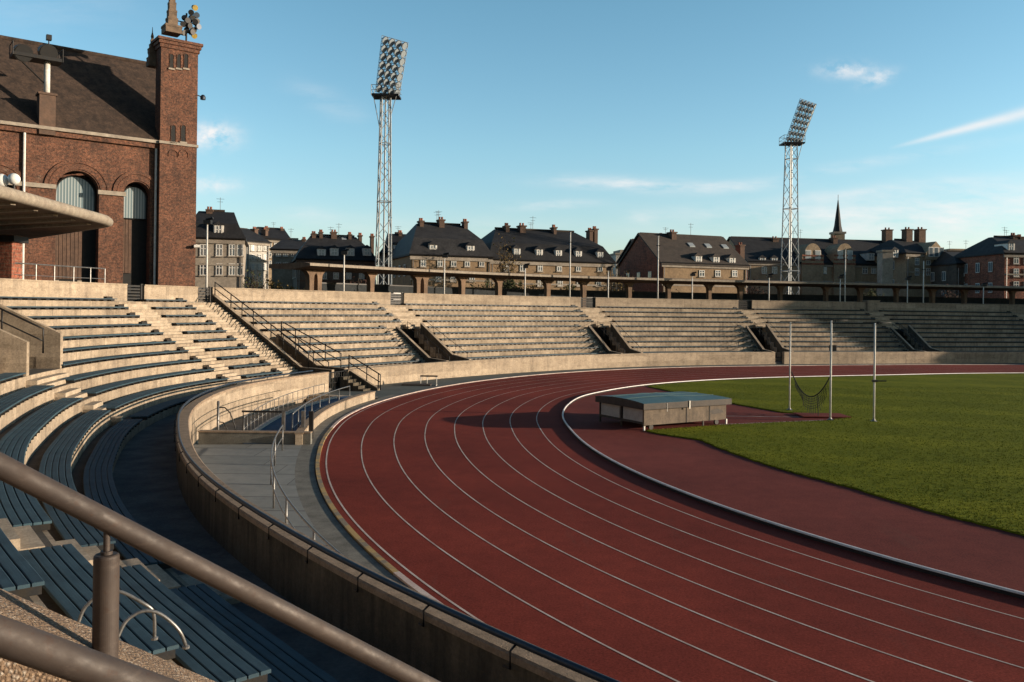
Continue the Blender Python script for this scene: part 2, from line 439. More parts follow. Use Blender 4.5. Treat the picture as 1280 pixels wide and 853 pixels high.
def pavemat():
    m, nt, b = nodes('grey paving slabs'); t = NT(nt); P = pos(t)
    sp = t.n('ShaderNodeSeparateXYZ'); t.l(P, sp.inputs[0])
    yy = t.math('DIVIDE', sp.outputs[1], 1.55)
    row = t.math('FLOOR', yy)
    xx = t.math('DIVIDE', t.math('ADD', sp.outputs[0], t.math('MULTIPLY', row, .8)), 3.1)
    wn = t.n('ShaderNodeTexWhiteNoise', noise_dimensions='2D'); cm = t.n('ShaderNodeCombineXYZ')
    t.l(row, cm.inputs[0]); t.l(t.math('FLOOR', xx), cm.inputs[1]); t.l(cm.outputs[0], wn.inputs['Vector'])
    col = t.mix(wn.outputs['Value'], (.175, .185, .18), (.225, .23, .22))
    col = t.mix(1.0, col, t.ramp(t.noise(P, 1.8, 6, .75), .3, .7, (.75, .76, .78, 1), (1.12, 1.1, 1.08, 1)), 'MULTIPLY')
    j1 = t.math('LESS_THAN', t.math('FRACT', yy), .035); j2 = t.math('LESS_THAN', t.math('FRACT', xx), .008)
    col = t.mix(t.math('MULTIPLY', t.math('MAXIMUM', j1, j2), .8), col, (.03, .03, .032))
    t.l(col, b.inputs['Base Color']); b.inputs['Roughness'].default_value = .85
    return m
M['paving'] = pavemat()
M['pit'] = mat('blue ramp floor', (.032, .082, .155), (.026, .065, .12), .8, scale=2, fine=14)  # even blue floor tone with slight mottling

M['shadeconc'] = mat('wall concrete toned dark for shade', (.135, .108, .075), (.075, .062, .045), .95, scale=1.1, fine=12, streak=.5, bump=.5, bscale=25)  # wall concrete with the shade of unlit sides put into its colour
M['tread'] = mat('tread toned dark for shade', (.085, .075, .065), (.045, .041, .037), .95, scale=1.3, fine=14, bump=.4, bscale=20)  # shade cast by the benches, put into the tread colour
M['kerbshade'] = mat('kerb base toned dark for shade', (.02, .016, .016), (.03, .024, .022), .9)  # shaded outer side of the rail, put into the base colour

def chipped(name, c1, c2, rust, bare):
    m, nt, b = nodes(name); t = NT(nt); P = pos(t)
    col = t.mix(t.ramp(t.noise(P, 5, 6, .7), .35, .65), c1, c2)
    scr = t.ramp(t.noise(t.scalevec(P, 14, 14, 60), 1.0, 6, .8), .56, .62)
    col = t.mix(t.math('MULTIPLY', scr, .28), col, bare)
    ch = t.ramp(t.noise(P, 30, 6, .75), .585, .63); col = t.mix(t.math('MULTIPLY', ch, .6), col, rust)
    pol = t.ramp(t.noise(P, 2.2, 4, .6), .45, .7); col = t.mix(t.math('MULTIPLY', pol, .25), col, bare)
    t.l(col, b.inputs['Base Color']); b.inputs['Metallic'].default_value = .15
    rg = t.ramp(t.noise(P, 17, 5, .7), .3, .7, (.5, .5, .5, 1), (.8, .8, .8, 1)); t.l(rg, b.inputs['Roughness'])
    q = t.n('ShaderNodeBump'); q.inputs['Strength'].default_value = .12; q.inputs['Distance'].default_value = .004
    t.l(t.noise(P, 55, 5, .7), q.inputs['Height']); t.l(q.outputs[0], b.inputs['Normal'])
    return m
M['pipe'] = chipped('brown worn pipe paint', (.062, .045, .037), (.042, .031, .027), (.05, .026, .017), (.105, .08, .066))

def aggregate(name):
    m, nt, b = nodes(name); t = NT(nt); P = pos(t)
    v = t.n('ShaderNodeTexVoronoi'); v.inputs['Scale'].default_value = 105; t.l(P, v.inputs['Vector'])
    v2 = t.n('ShaderNodeTexVoronoi'); v2.inputs['Scale'].default_value = 150; t.l(P, v2.inputs['Vector'])
    sp = t.n('ShaderNodeSeparateColor'); t.l(v.outputs['Color'], sp.inputs[0])
    col = t.mix(t.ramp(sp.outputs[0], .1, .9), (.17, .115, .075), (.33, .23, .15))
    col = t.mix(t.ramp(sp.outputs[1], .82, .86), col, (.42, .36, .30))
    col = t.mix(t.ramp(v.outputs['Distance'], .25, .75), col, (.15, .10, .068))
    col = t.mix(1.0, col, t.ramp(t.noise(P, 5, 5, .7), .3, .7, (.7, .68, .66, 1), (1.2, 1.18, 1.15, 1)), 'MULTIPLY')
    t.l(col, b.inputs['Base Color']); b.inputs['Roughness'].default_value = .92
    h = t.math('ADD', t.math('MULTIPLY', v.outputs['Distance'], -1.0), t.math('MULTIPLY', v2.outputs['Distance'], -.4))
    h = t.math('ADD', h, t.math('MULTIPLY', t.noise(P, 25, 5, .7), 1.2))
    q = t.n('ShaderNodeBump'); q.inputs['Strength'].default_value = .8; q.inputs['Distance'].default_value = .008
    t.l(h, q.inputs['Height']); t.l(q.outputs[0], b.inputs['Normal'])
    return m
M['rough'] = aggregate('exposed aggregate concrete')

M['brownstone'] = mat('weathered brown stone', (.20, .14, .095), (.10, .072, .052), .9, scale=2, fine=8)
M['smoked'] = mat('dark mesh screen', (.040, .046, .050), (.028, .032, .035), .8, scale=2, fine=9, spec=.15)

# ------------------------------------------------------------------ bowl dimensions
def delta(s):
    return -.45 if s < 24 else (0 if s > 38 else -.45 * (38 - s) / 14)
def wt(s, o, z): return wp(s, o + delta(s), z)
def pr(phi, r, z=0.0):
    a = R(phi); return (CX + r * math.cos(a), CY + r * math.sin(a), z)
def O(i): return 2.1 + i            # bench front, metres behind the wall face
def Z(i): return .48 + .49 * i      # step top
NR = 11
FLOOR = .16
PAR_O, PAR_Z = 13.15, 6.5

def ring(mb, fa, fb, p0, p1, z, step=1.5):
    n = max(2, int(abs(p1 - p0) / step)); A = []; B = []
    for i in range(n + 1):
        p = p0 + (p1 - p0) * i / n
        A.append(pr(p, fa(p), z)); B.append(pr(p, fb(p), z))
    mb.strip(A, B)

# ---- ground
g = MB(); g.face([(-900, -500, -2.3), (1100, -500, -2.3), (1100, 1500, -2.3), (-900, 1500, -2.3)])
struct('ground', g, M['earth'])
# ---- running track
g = MB(); ring(g, RI, RO, 46, 245, 0.0, 1.0); struct('running_track', g, M['track'])
L0 = lambda p: RO(p) - .22
g = MB()
for k in range(8):
    f = lambda p, k=k: L0(p) + (RI(p) - L0(p)) * k / 8
    w = .020 if k else .024
    ring(g, lambda p: f(p) - w, lambda p: f(p) + w, 46, 245, 0.004, .5)
struct('lane_lines', g, M['line'])
# infield: red apron and turf
g = MB(); g.face([pr(p, RI(p), 0.0) for p in range(46, 246, 2)] + [(60, -12, 0), (150, 40, 0)])
struct('infield_apron', g, M['dzone'])
ge = [(11.5, 24.0)]
gpts = [pr(p, 26.35 if p < 206 else 26.35 + (p - 206) * .085)[:2] for p in range(240, 185, -2)]
gpts += [(6.25, 35.9), (5.93, 36.7), (9.5, 38.6), (13, 40.0), (15.3, 40.7), (17.2, 42.2), (16.4, 42.9), (14.2, 44.0), (12.6, 47.8), (10.6, 53.5), (9.4, 57.6)]
gpts += [pr(p, RI(p) - .28)[:2] for p in range(139, 45, -3)]
gpts += [(150, 60), (70, -5)]
# uneven turf edge
fine = []
for a, b in zip(gpts, gpts[1:]):
    L = math.hypot(b[0] - a[0], b[1] - a[1]); n = max(1, min(40, int(L / .22)))
    for i in range(n):
        t = i / n; j = random.uniform(-.035, .035)
        fine.append((a[0] + (b[0] - a[0]) * t + j, a[1] + (b[1] - a[1]) * t + j))
fine.append(gpts[-1])
g = MB(); g.face([(x, y, .05) for x, y in fine])
for a, b in zip(fine, fine[1:]): g.face([(a[0], a[1], -.02), (b[0], b[1], -.02), (b[0], b[1], .05), (a[0], a[1], .05)])
struct('turf', g, M['grass'], recalc=False)
# runway line
g = MB()
for (a, b) in (((8.0, 42.3), (14.9, 42.3)),):
    g.face([(a[0], a[1] - .04, .004), (b[0], b[1] - .04, .004), (b[0], b[1] + .04, .004), (a[0], a[1] + .04, .004)])
g.face([(9.6, 38.75, .056), (15.2, 40.78, .056), (15.2, 40.86, .056), (9.6, 38.83, .056)])
struct('runway_lines', g, M['line'])
# blades along the turf edge and a thinner spread over the nearer turf
bl = MB()
def tuft(x, y, h, n=3):
    for k in range(n):
        a = random.uniform(0, 2 * PI); w = random.uniform(.008, .016); hh = h * random.uniform(.6, 1.3)
        dx, dy = math.cos(a) * w, math.sin(a) * w; lx, ly = random.uniform(-.04, .04), random.uniform(-.04, .04)
        i = len(bl.v); bl.v += [(x - dx, y - dy, .045), (x + dx, y + dy, .045), (x + lx, y + ly, .05 + hh)]
        bl.f.append([i, i + 1, i + 2]); bl.uv += [(0, 0)] * 3
def inpoly(x, y, P):
    c = False; j = len(P) - 1
    for i in range(len(P)):
        if (P[i][1] > y) != (P[j][1] > y) and x < (P[j][0] - P[i][0]) * (y - P[i][1]) / (P[j][1] - P[i][1]) + P[i][0]: c = not c
        j = i
    return c
for (x, y) in fine:
    if x < 30 and y < 70:
        for k in range(3): tuft(x + random.uniform(-.06, .12), y + random.uniform(-.06, .06), .05)
cnt = 0
while cnt < 56000:
    d = 18 + 42 * random.random() ** 1.4; x = random.uniform(.1, .95) * d
    if inpoly(x, d, gpts):
        tuft(x, d, .035, 2); cnt += 1
tag(bl.build('grass', M['blade'], recalc=False), 'short mown green blades covering the infield turf', 'grass', kind='stuff')

# ---- edge strip between the track and the wall
g = MB(); ring(g, lambda p: RO(p) + .16, lambda p: RO(p) + .78, 162, 245, .004, 1); struct('gutter', g, M['gutter'])
g = MB(); ring(g, lambda p: RO(p) + .78, lambda p: WR(p) + .2, 186.6, 245, .004, 1); struct('paving', g, M['paving'])
g = MB(); ring(g, lambda p: RO(p) + .16, lambda p: WR(p) + .2, 46, 162, .004, 1); 
ring(g, lambda p: RO(p) + .78, lambda p: WR(p) + .2, 162, 164.6, .004, 1); struct('apron_path', g, M['tarmac'])
kt = thing('track_edging', 'low stone edging round the outside of the red track, partly painted yellow', 'edging', pr(190, RO(190)))
def edging(p0, p1, m, name):
    g = MB(); n = int((p1 - p0) / 1.0); prof = []
    A = [[], [], [], []]
    for i in range(n + 1):
        p = p0 + (p1 - p0) * i / n; r = RO(p)
        for k, (dr, z) in enumerate(((0, -.02), (.0, .04), (.13, .04), (.13, -.02))): A[k].append(pr(p, r + dr, z))
    for k in range(3): g.strip(A[k], A[k + 1])
    return g.build(name, m, kt)
edging(46, 181, M['line'], 'painted_stone')
edging(181, 209.2, M['yellow'], 'yellow_stone')
edging(209.2, 245, M['line'], 'painted_stone')
# inner kerb rail
kr = thing('kerb_rail', 'raised white kerb rail curving along the inside of the red track', 'kerb', pr(190, RI(190)))
g = MB(); A = [[] for _ in range(5)]
for i in range(400):
    p = 46 + 199 * i / 399; r = RI(p)
    for k, (dr, z) in enumerate(((.035, .078), (.035, .10), (.015, .12), (-.03, .12), (-.045, .078))): A[k].append(pr(p, r + dr, z))
for k in range(4): g.strip(A[k], A[k + 1])
g.build('rail', M['kerbwhite'], kr)
g = MB(); A = [[] for _ in range(4)]
for i in range(300):
    p = 46 + 199 * i / 299; r = RI(p)
    for k, (dr, z) in enumerate(((.03, 0), (.03, .08), (-.04, .08), (-.04, 0))): A[k].append(pr(p, r + dr, z))
for k in range(3): g.strip(A[k], A[k + 1])
g.build('base', M['kerbshade'], kr)  # dark strip stands for the rail's shaded side and shadow

# ------------------------------------------------------------------ sunken ramp beside the track
pp0, pp1 = 164.6, 186.6
g = MB(); ring(g, lambda p: RO(p) + .9, lambda p: RO(p) + 3.0, pp0, pp1, .03, 1); struct('ramp_floor', g, M['pit'])
g = MB(); ring(g, lambda p: RO(p) + 3.0, lambda p: WR(p) + .2, pp0, pp1, -.4, 1); struct('ramp_path', g, M['gutter'])
def arcwall(name, label, fr, th, p0, p1, z0, z1, m, capm=None, caph=.06):
    t = thing(name, label, 'wall', pr((p0 + p1) / 2, fr((p0 + p1) / 2), z0))
    def fn(q, o, z): return pr(q, fr(q) + o, z)
    g = MB(); g.sweep([(0, z0), (0, z1), (th, z1), (th, z0)], p0, p1, 1.0, fn=fn); g.build('wall', m, t)
    if capm:
        g = MB(); g.sweep([(-.03, z1 + .002), (-.03, z1 + caph), (th + .03, z1 + caph), (th + .03, z1 + .002)], p0, p1, 1.0, fn=fn); g.build('coping', capm, t)
    return t
arcwall('low_wall', 'low pale curved kerb wall between the sunken ramp and the track', lambda p: RO(p) + .78, .26, 165.5, 186.9, -1.0, .40, M['wallconc'], M['cap'])
arcwall('ledge_wall', 'white edged ledge dividing the blue shaded ramp from the upper path', lambda p: RO(p) + 2.95, .2, 166, 186.2, -.96, .12, M['whiteboard'])
t = thing('barrier_wall', 'straight low grey wall closing the near end of the sunken ramp', 'wall', (-9.6, 32.2, 0))
g = MB(); g.box(-11.9, -7.62, 32.05, 32.3, -1, .42); g.build('wall', M['gutter'], t)
g = MB(); g.box(-11.92, -7.62, 32.02, 32.33, .422, .47); g.build('coping', M['cap'], t)
for k, (ppp) in enumerate((164.6,)):
    t = thing('ramp_steps', 'short concrete steps at the far end of the sunken ramp', 'steps', pr(164.5, 45))
    g = MB()
    for j in range(5):
        g.sweep([(RO(165) + 1.1, -1), (RO(165) + 1.1, -.75 + j * .19), (WR(165) - .1, -.75 + j * .19), (WR(165) - .1, -1)], 164.0 + .01 * j, 166.6 - .45 * j, .5, fn=lambda q, o, z: pr(q, o, z))
    g.build('step', M['stairconc'], t)
def rail_path(name, label, pts, posts, rtop, h, mid, m, rp=.022, cat='railing', group=None, ends=True):
    """pts: foot points; rails above them; posts: indices carrying a post"""
    t = thing(name, label, cat, pts[0], group)
    g = MB(); g.tube([(x, y, z + h) for x, y, z in pts], rtop, 8); g.build('top_rail', m, t, smooth=True)
    for q in mid:
        g = MB(); g.tube([(x, y, z + q) for x, y, z in pts], rtop * .8, 6); g.build('middle_rail', m, t, smooth=True)
    for i in posts:
        x, y, z = pts[i]; g = MB(); g.tube([(x, y, z - .05), (x, y, z + h)], rp, 6); g.build('post', m, t, smooth=True)
    return t
P_ = [pr(186.0 - 1.0 * i, RO(186 - i) + 3.05, .02) for i in range(19)]
rail_path('ramp_railing', 'thin grey railing with many posts standing on the ledge between ramp and upper path', P_, range(0, 19, 1), .018, .95, [.5], M['galv'], .014)
P_ = [pr(184.5 - .75 * i, RO(184.5 - .75 * i) + 1.35, -.5) for i in range(22)]
rail_path('curved_handrail', 'bright double handrail curving beside the low pale kerb wall', P_, range(0, 22, 3), .028, 1.45, [.85], M['galv'], .024)
P_ = [pr(188.5 + 1.0 * i, RO(188.5 + i) + 1.4 + .01 * i, .004) for i in range(24)]
rail_path('path_handrail', 'grey two bar handrail running across the grey paving slabs', P_, range(0, 24, 4), .026, .92, [.48], M['galv'], .028)
# gate posts at the near end of the ramp
t = thing('gate_arch', 'bent grey gate frame against the inside of the curved wall', 'gate', (-11.35, 32.6, 0))
g = MB(); g.tube([(-11.35, 32.6, -.3), (-11.35, 32.6, 1.55)], .05); g.build('post', M['galv'], t, smooth=True)
g = MB(); g.tube([(-11.35, 32.6, 1.3), (-11.1, 32.62, 1.3), (-10.9, 32.64, 1.1), (-10.72, 32.66, .6), (-10.65, 32.66, .2)], .025); g.tube([(-11.35, 32.6, .75), (-11.15, 32.62, .72), (-10.85, 32.64, .2)], .022); g.build('hoop', M['iron'], t, smooth=True)
t = thing('gate_barrier', 'square grey barrier frame behind the low grey wall', 'barrier', (-9.4, 33.2, 0))
g = MB()
g.box(-9.02, -8.9, 33.1, 33.2, -.4, 1.12); g.build('post', M['galv'], t)
g = MB(); g.box(-10.6, -8.9, 33.12, 33.18, 1.06, 1.13); g.bar((-10.55, 33.15, .0), (-10.55, 33.15, 1.08), .02); g.build('top_bar', M['iron'], t)
t = thing('gate_post', 'pair of stout square posts at the mouth of the blue ramp', 'post', (-8.4, 33.0, 0))
g = MB(); g.box(-8.02, -7.86, 33.4, 33.55, -.9, 1.1); g.build('post', M['iron'], t); g = MB(); g.box(-8.3, -8.16, 33.3, 33.44, -.9, 1.12); g.build('post', M['galv'], t)

# ------------------------------------------------------------------ perimeter wall
gap3 = fs(969, 0, 1.0, 100)[0], fs(980.5, 0, 1.0, 100)[0]
gap0 = fs(411, 0, 1.2, 55)[0], fs(435, 0, 1.2, 55)[0]
pw = thing('perimeter_wall', 'long curved beige concrete wall in front of the terraces', 'wall', wp(90, 0, 0))
for a, b in ((4, gap0[0]), (gap0[1], gap3[0]), (gap3[1], 186)):
    g = MB(); g.sweep([(0, -1.2), (0, 1.12), (.36, 1.12), (.36, -.1)], a, b, .7); g.build('wall', M['wallconc'], pw)
    if a < 10:
        g = MB(); n = int((b - a) / .7); g.strip([wp(a + (b - a) * q / n, .364, .0) for q in range(n + 1)], [wp(a + (b - a) * q / n, .364, 1.12) for q in range(n + 1)]); g.build('inner_shade', M['shadeconc'], pw)  # darker sheet paints the shade on the wall's inner side
    g = MB(); g.sweep([(-.03, 1.122), (-.03, 1.2), (.0, 1.225), (.36, 1.225), (.39, 1.2), (.39, 1.122)], a, b, .7); g.build('coping', M['cap'] if a < 10 else M['wallconc'], pw)
# rail on the near wall
wr = thing('wall_rail', 'dark blue pipe rail on brackets along the near wall top', 'railing', wp(30, .2, 1.2))
g = MB(); path = [wp(4 + .6 * i, .33, 1.36) for i in range(int((gap0[0] - 4.3) / .6))]; g.tube(path, .045, 8); g.build('rail', M['bluerail'], wr, smooth=True)
s = 5.0
while s < gap0[0] - .5:
    g = MB(); g.tube([wp(s, .34, 1.34), wp(s, .44, 1.28), wp(s, .44, 1.07), wp(s + .13, .42, 1.06)], .016, 6); g.build('bracket', M['iron'], wr, smooth=True); s += 1.72
# walkway behind the wall
g = MB(); g.sweep([(.3, FLOOR), (3.0, FLOOR), (3.0, -.3), (.3, -.3)], 4, 186, .8, fn=lambda s, o, z: wp(s, o, z)); struct('walkway', g, M['walk'])

# ------------------------------------------------------------------ terraces
# trenches (sa, sb, first row cut, last row cut)
# w0..a left wall, b..w1 right wall at eight metres back; they run obliquely (skew k per metre)
TR = [dict(w0=80.75, a=81.0, b=83.25, w1=83.5, L=79.8, R=84.0, u0=82.2, u1=84.5, k=.24),
      dict(w0=101.05, a=101.3, b=103.4, w1=103.65, L=100.3, R=103.9, u0=102.2, u1=104.3, k=.24),
      dict(w0=118.45, a=118.7, b=120.75, w1=121.0, L=118.2, R=121.2, u0=119.9, u1=121.4, k=.24),
      dict(w0=136.5, a=136.75, b=138.65, w1=138.9, L=136.2, R=139.1, u0=136.3, u1=138.0, k=.24)]
def sk(t, key, o): return t[key] + t['k'] * (o - 8.2)
V1 = dict(w0=68.15, a=68.4, b=69.5, w1=69.75, k=.18)
CUT = [(t, 1, 6) for t in TR] + [(V1, 1, 5), (dict(a=48.0, b=51.0, k=0), 5, 9), (dict(a=17.2, b=18.9, k=0), 2, 7)]
def cut_at(t, o): return t['a'] + t['k'] * (o - 8.2), t['b'] + t['k'] * (o - 8.2)
st = thing('grandstand', 'curved concrete terraces rising in steps behind the long wall', 'grandstand', wp(90, 8, 0))
secs = [(4, 26.9), (28.4, 47.5), (51.2, 61.1), (62.2, 66), (69.2, 80), (84, 100), (104, 118.5), (121, 136), (138, 156.9), (158.6, 186)]
bounds = [4, 27.6, 49.3, 61.6, 67.0, 81, 102, 120, 137, 157.8, 186]
for k in range(10):
    A, B = bounds[k], bounds[k + 1]; g = MB()
    for i in range(NR):
        z1 = Z(i); z0 = (Z(i - 1) if i else FLOOR) - .32
        ob = O(i + 1) + .12 if i < NR - 1 else PAR_O + .1
        cuts = sorted([(max(A, a), min(B, b)) for (a, b), lo, hi in [(cut_at(t, O(i) + .55), lo, hi) for t, lo, hi in CUT] if lo <= i <= hi and b > A and a < B])
        x = A; segs = []
        for a, b in cuts:
            if a > x: segs.append((x, a))
            x = b
        if x < B: segs.append((x, B))
        for a, b in segs: g.sweep([(O(i) + .06, z0), (O(i) + .06, z1), (ob, z1 - .001), (ob, z0)], a, b, .8, fn=wt)
    g.build('terrace', M['concrete'], st)
    g = MB()
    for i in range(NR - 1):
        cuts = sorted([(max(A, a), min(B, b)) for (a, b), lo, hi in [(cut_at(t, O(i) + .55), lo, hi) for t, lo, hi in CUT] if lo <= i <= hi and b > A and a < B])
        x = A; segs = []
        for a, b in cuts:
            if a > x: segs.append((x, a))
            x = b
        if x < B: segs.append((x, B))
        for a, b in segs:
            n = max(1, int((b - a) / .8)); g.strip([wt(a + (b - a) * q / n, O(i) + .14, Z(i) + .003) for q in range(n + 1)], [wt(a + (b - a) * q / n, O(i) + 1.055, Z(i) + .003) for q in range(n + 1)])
    g.build('tread', M['tread'], st)  # dark sheets paint the shade behind each bench row
# back and floor of the vomitories
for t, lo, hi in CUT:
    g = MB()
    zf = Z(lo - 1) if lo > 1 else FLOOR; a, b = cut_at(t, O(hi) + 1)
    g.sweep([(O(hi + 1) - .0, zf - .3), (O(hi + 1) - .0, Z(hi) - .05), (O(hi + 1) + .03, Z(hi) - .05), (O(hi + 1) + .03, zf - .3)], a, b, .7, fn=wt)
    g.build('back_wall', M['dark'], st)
g = MB()
for t, lo, hi in CUT:
    zf = Z(lo - 1) if lo > 1 else FLOOR; a = cut_at(t, O(lo))[0]; b = cut_at(t, O(hi) + 1)[1]
    g.sweep([(O(lo) + .05 - (.5 if lo == 1 else 0), zf - .3), (O(lo) + .05 - (.5 if lo == 1 else 0), zf + .004), (O(hi + 1), zf + .004), (O(hi + 1), zf - .3)], a, b, .7, fn=wt)
g.build('passage_floor', M['walk'], st)
def BL(t, i): return min(t['L'] - .16 * (6 - i), sk(t, 'w0', O(i)) - .28)
def BR(t, i): return max(t['R'] - .15 * (6 - i), sk(t, 'w1', O(i)) + .12)
# stairs: two extra steps on every tread
def stair(s0, s1, rows, fs0=None, fs1=None):
    g = MB()
    for i in rows:
        a = s0(i) if callable(s0) else s0; b = s1(i) if callable(s1) else s1
        zb = Z(i - 1) if i else FLOOR; h = Z(i) - zb
        for k, (o0, fr) in enumerate(((.72, .333), (.39, .667))):
            top = zb + h * fr
            g.sweep([(O(i) + .06 - o0, zb - .02), (O(i) + .06 - o0, top), (O(i) + .075, top - .002), (O(i) + .075, zb - .02)], a, b, .7, fn=wt)
    g.build('stair', M['stairconc'], st)
stair(26.95, 28.35, range(0, 5))
stair(lambda i: 47.6, lambda i: {0: 47.9, 1: 47.95, 2: 48.9, 3: 49.4, 4: 50.9}.get(i, 49), range(1, 5))
stair(lambda i: 60.55 + .15 * i, lambda i: 61.7 + .19 * i, range(0, NR))
stair(lambda i: 65.45 + .13 * i, lambda i: sk(V1, 'w0', O(i)), range(0, NR))
for t in TR:
    stair(lambda i, t=t: BL(t, i) + .05, lambda i, t=t: sk(t, 'w0', O(i)) - .02, range(1, 7)); stair(t['u0'] + .05, t['u1'] - .05, range(7, NR))
stair(157.0, 158.5, range(1, NR))
# radial walls
def radwall(poly, s0, s1, m=None, k=0):
    g = MB(); n = len(poly)
    A = [wt(s0 + k * (o - 8.2), o, z) for o, z in poly]; B = [wt(s1 + k * (o - 8.2), o, z) for o, z in poly]
    g.face(A, [(o + .4, z) for o, z in poly]); g.face(B[::-1], [(o + .4, z) for o, z in poly][::-1])
    for k in range(n):
        j = (k + 1) % n; g.face([A[j], A[k], B[k], B[j]])
    return g.build('vomitory_wall', m or M['wallconc'], st)
for t in TR:
    radwall([(.45, 0), (.45, 1.26), (2.9, 1.34), (8.25, 3.62), (8.25, 3.0), (8.25, 0)], t['w0'], t['a'], None, t['k']); radwall([(.45, 0), (.45, 1.28), (2.9, 1.5), (8.25, 3.9), (8.25, 3.0), (8.25, 0)], t['b'], t['w1'], None, t['k'])
radwall([(.42, 0), (.42, 1.27), (3.2, 1.3), (12.9, 6.0), (12.9, 5), (8, 2.5), (7.9, 0)], V1['w0'], V1['a'], None, V1['k'])
radwall([(.42, 0), (.42, 1.27), (3.0, 1.34), (7.1, 3.3), (7.3, 3.2), (7.3, 0)], V1['b'], V1['w1'], None, V1['k'])
def shade_sheet(t, key, poly, e):
    # dark sheet with the shade of a stairwell wall put into its colour
    g = MB(); g.face([wt(t[key] + t['k'] * (o - 8.2) + e, o, z) for o, z in poly]); g.build('shade_face', M['shadeconc'], st)
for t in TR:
    shade_sheet(t, 'w0', [(.46, .1), (.46, 1.25), (2.9, 1.32), (8.2, 3.58), (8.2, .1)], -.004)
    shade_sheet(t, 'b', [(.46, .1), (.46, 1.27), (2.9, 1.48), (8.2, 3.85), (8.2, .1)], -.004)
shade_sheet(V1, 'w0', [(.43, .1), (.43, 1.24), (3.2, 1.27), (12.85, 5.92), (12.85, 5), (8, 2.5), (7.9, .1)], -.004)
shade_sheet(V1, 'b', [(.43, .1), (.43, 1.25), (3.0, 1.3), (7.0, 3.2), (7.0, .1)], -.004)
radwall([(6.2, 1.9), (6.2, 3.95), (11.6, 6.6), (11.6, 4)], 51.0, 51.25)
radwall([(6.2, 1.9), (6.2, 3.75), (11.6, 6.4), (11.6, 4)], 47.75, 48.0)
radwall([(7.2, 2.4), (7.2, 4.0), (11.6, 6.2), (11.6, 4)], 45.9, 46.1)

def handrail(name, label, pts, m, h=.9, r=.03, nposts=5, mid=True, group=None):
    t = thing(name, label, 'handrail', pts[0], group)
    n = 16; P = []
    for i in range(n + 1):
        q = i / n * (len(pts) - 1); k = min(int(q), len(pts) - 2); f = q - k
        P.append(tuple(pts[k][c] * (1 - f) + pts[k + 1][c] * f for c in range(3)))
    top = [(x, y, z + h) for x, y, z in P]
    g = MB(); g.tube([P[0]] + top + [P[-1]], r, 8); g.build('top_rail', m, t, smooth=True)
    if mid:
        g = MB(); g.tube([(x, y, z + h * .5) for x, y, z in P], r * .8, 6); g.build('middle_rail', m, t, smooth=True)
    for i in range(1, nposts):
        x, y, z = P[int(i * n / nposts)]; g = MB(); g.tube([(x, y, z - .08), (x, y, z + h)], r * .9, 6); g.build('post', m, t, smooth=True)
    return t
handrail('stair_handrail', 'long black handrail on the dark sloping wall beside the left stairs', [wt(67.26, 2.6, 1.28), wt(69.05, 12.7, 5.9)], M['iron'], .95, .04, 7)
handrail('stair_handrail', 'black handrail over the stairwell wall right of the long black one', [wt(68.35, .9, 1.25), wt(69.4, 6.9, 3.2)], M['iron'], .95, .04, 4)
handrail('stair_handrail', 'short black inner handrail down in the left dark stairwell', [wt(67.75, 1.4, .7), wt(68.55, 6.0, 2.9)], M['iron'], .95, .035, 3)
handrail('stair_handrail', 'black handrail on the pale wall at the left edge of the terraces', [wt(49.6, 6.3, 3.2), wt(49.6, 11.3, 5.7)], M['iron'], 1.0, .04, 3)
for k, (t, w) in enumerate(zip(TR, ('first', 'second', 'third', 'fourth'))):
    mm = M['iron']
    handrail('stairwell_handrail', 'thin steel handrail inside the %s dark stairwell of the far terrace, counted from the left' % w, [wt(sk(t, 'a', .9) + .45, .9, .75), wt(sk(t, 'a', 7.4) + .45, 7.4, 3.3)], mm, .75, .022, 4, group='handrails in the far stairwells')
    if k < 3: handrail('stairwell_handrail', 'thin steel handrail along the right wall of the %s dark far stairwell from the left' % w, [wt(sk(t, 'b', .8) + .12, .8, 1.4), wt(sk(t, 'b', 8) + .12, 8, 3.95)], mm, .3, .02, 4, False, group='handrails on the far stairwell walls')
    else: handrail('stairwell_handrail', 'pale steel handrail on the left wall of the shaded fourth stairwell', [wt(sk(t, 'w0', .8) + .12, .8, 1.38), wt(sk(t, 'w0', 8) + .12, 8, 3.65)], mm, .35, .03, 4, False, group='handrails on the far stairwell walls')
# the wall opening at the end of the ramp
g = MB(); g.sweep([(.1, -.4), (.1, 1.1), (.16, 1.1), (.16, -.4)], gap0[0], gap0[1]); 
t = thing('iron_gate', 'small black iron gate in the wall opening above the ramp end', 'gate', wp(gap0[0], .1, 0))
g = MB()
for i in range(9):
    s = gap0[0] + .1 + (gap0[1] - gap0[0] - .2) * i / 8; g.bar(wp(s, .1, 0), wp(s, .1, 1.15), .018)
g.build('bars', M['iron'], t)
g = MB(); g.tube([wp(gap0[0] + .08, .1, 1.15), wp((gap0[0] + gap0[1]) / 2, .1, 1.15), wp(gap0[1] - .08, .1, 1.15)], .03); g.tube([wp(gap0[0] + .08, .1, .5), wp(gap0[1] - .08, .1, .5)], .025); g.build('frame', M['iron'], t)
handrail('gate_handrail', 'black handrail stepping down from the wall opening to the track', [wp(gap0[1] + .23, .1, 1.2), wp(gap0[1] + .23, -2.1, .14), wp(gap0[1] + .23, -2.3, .05)], M['iron'], .95, .04, 3)
tw = thing('entrance_steps', 'pale sloping side wall and steps below the black gate handrail', 'steps', wp(gap0[1] + .5, -1, 0))
g = MB()
for j in range(5): g.sweep([(-.3 - .36 * j, -.1), (-.3 - .36 * j, .85 - .18 * j), (-.02, .85 - .18 * j), (-.02, -.1)], gap0[1] - .9 + .01 * j, gap0[1] + .1 - .01 * j)
g.build('step', M['shadeconc'], tw)  # steps use the concrete darkened for shade
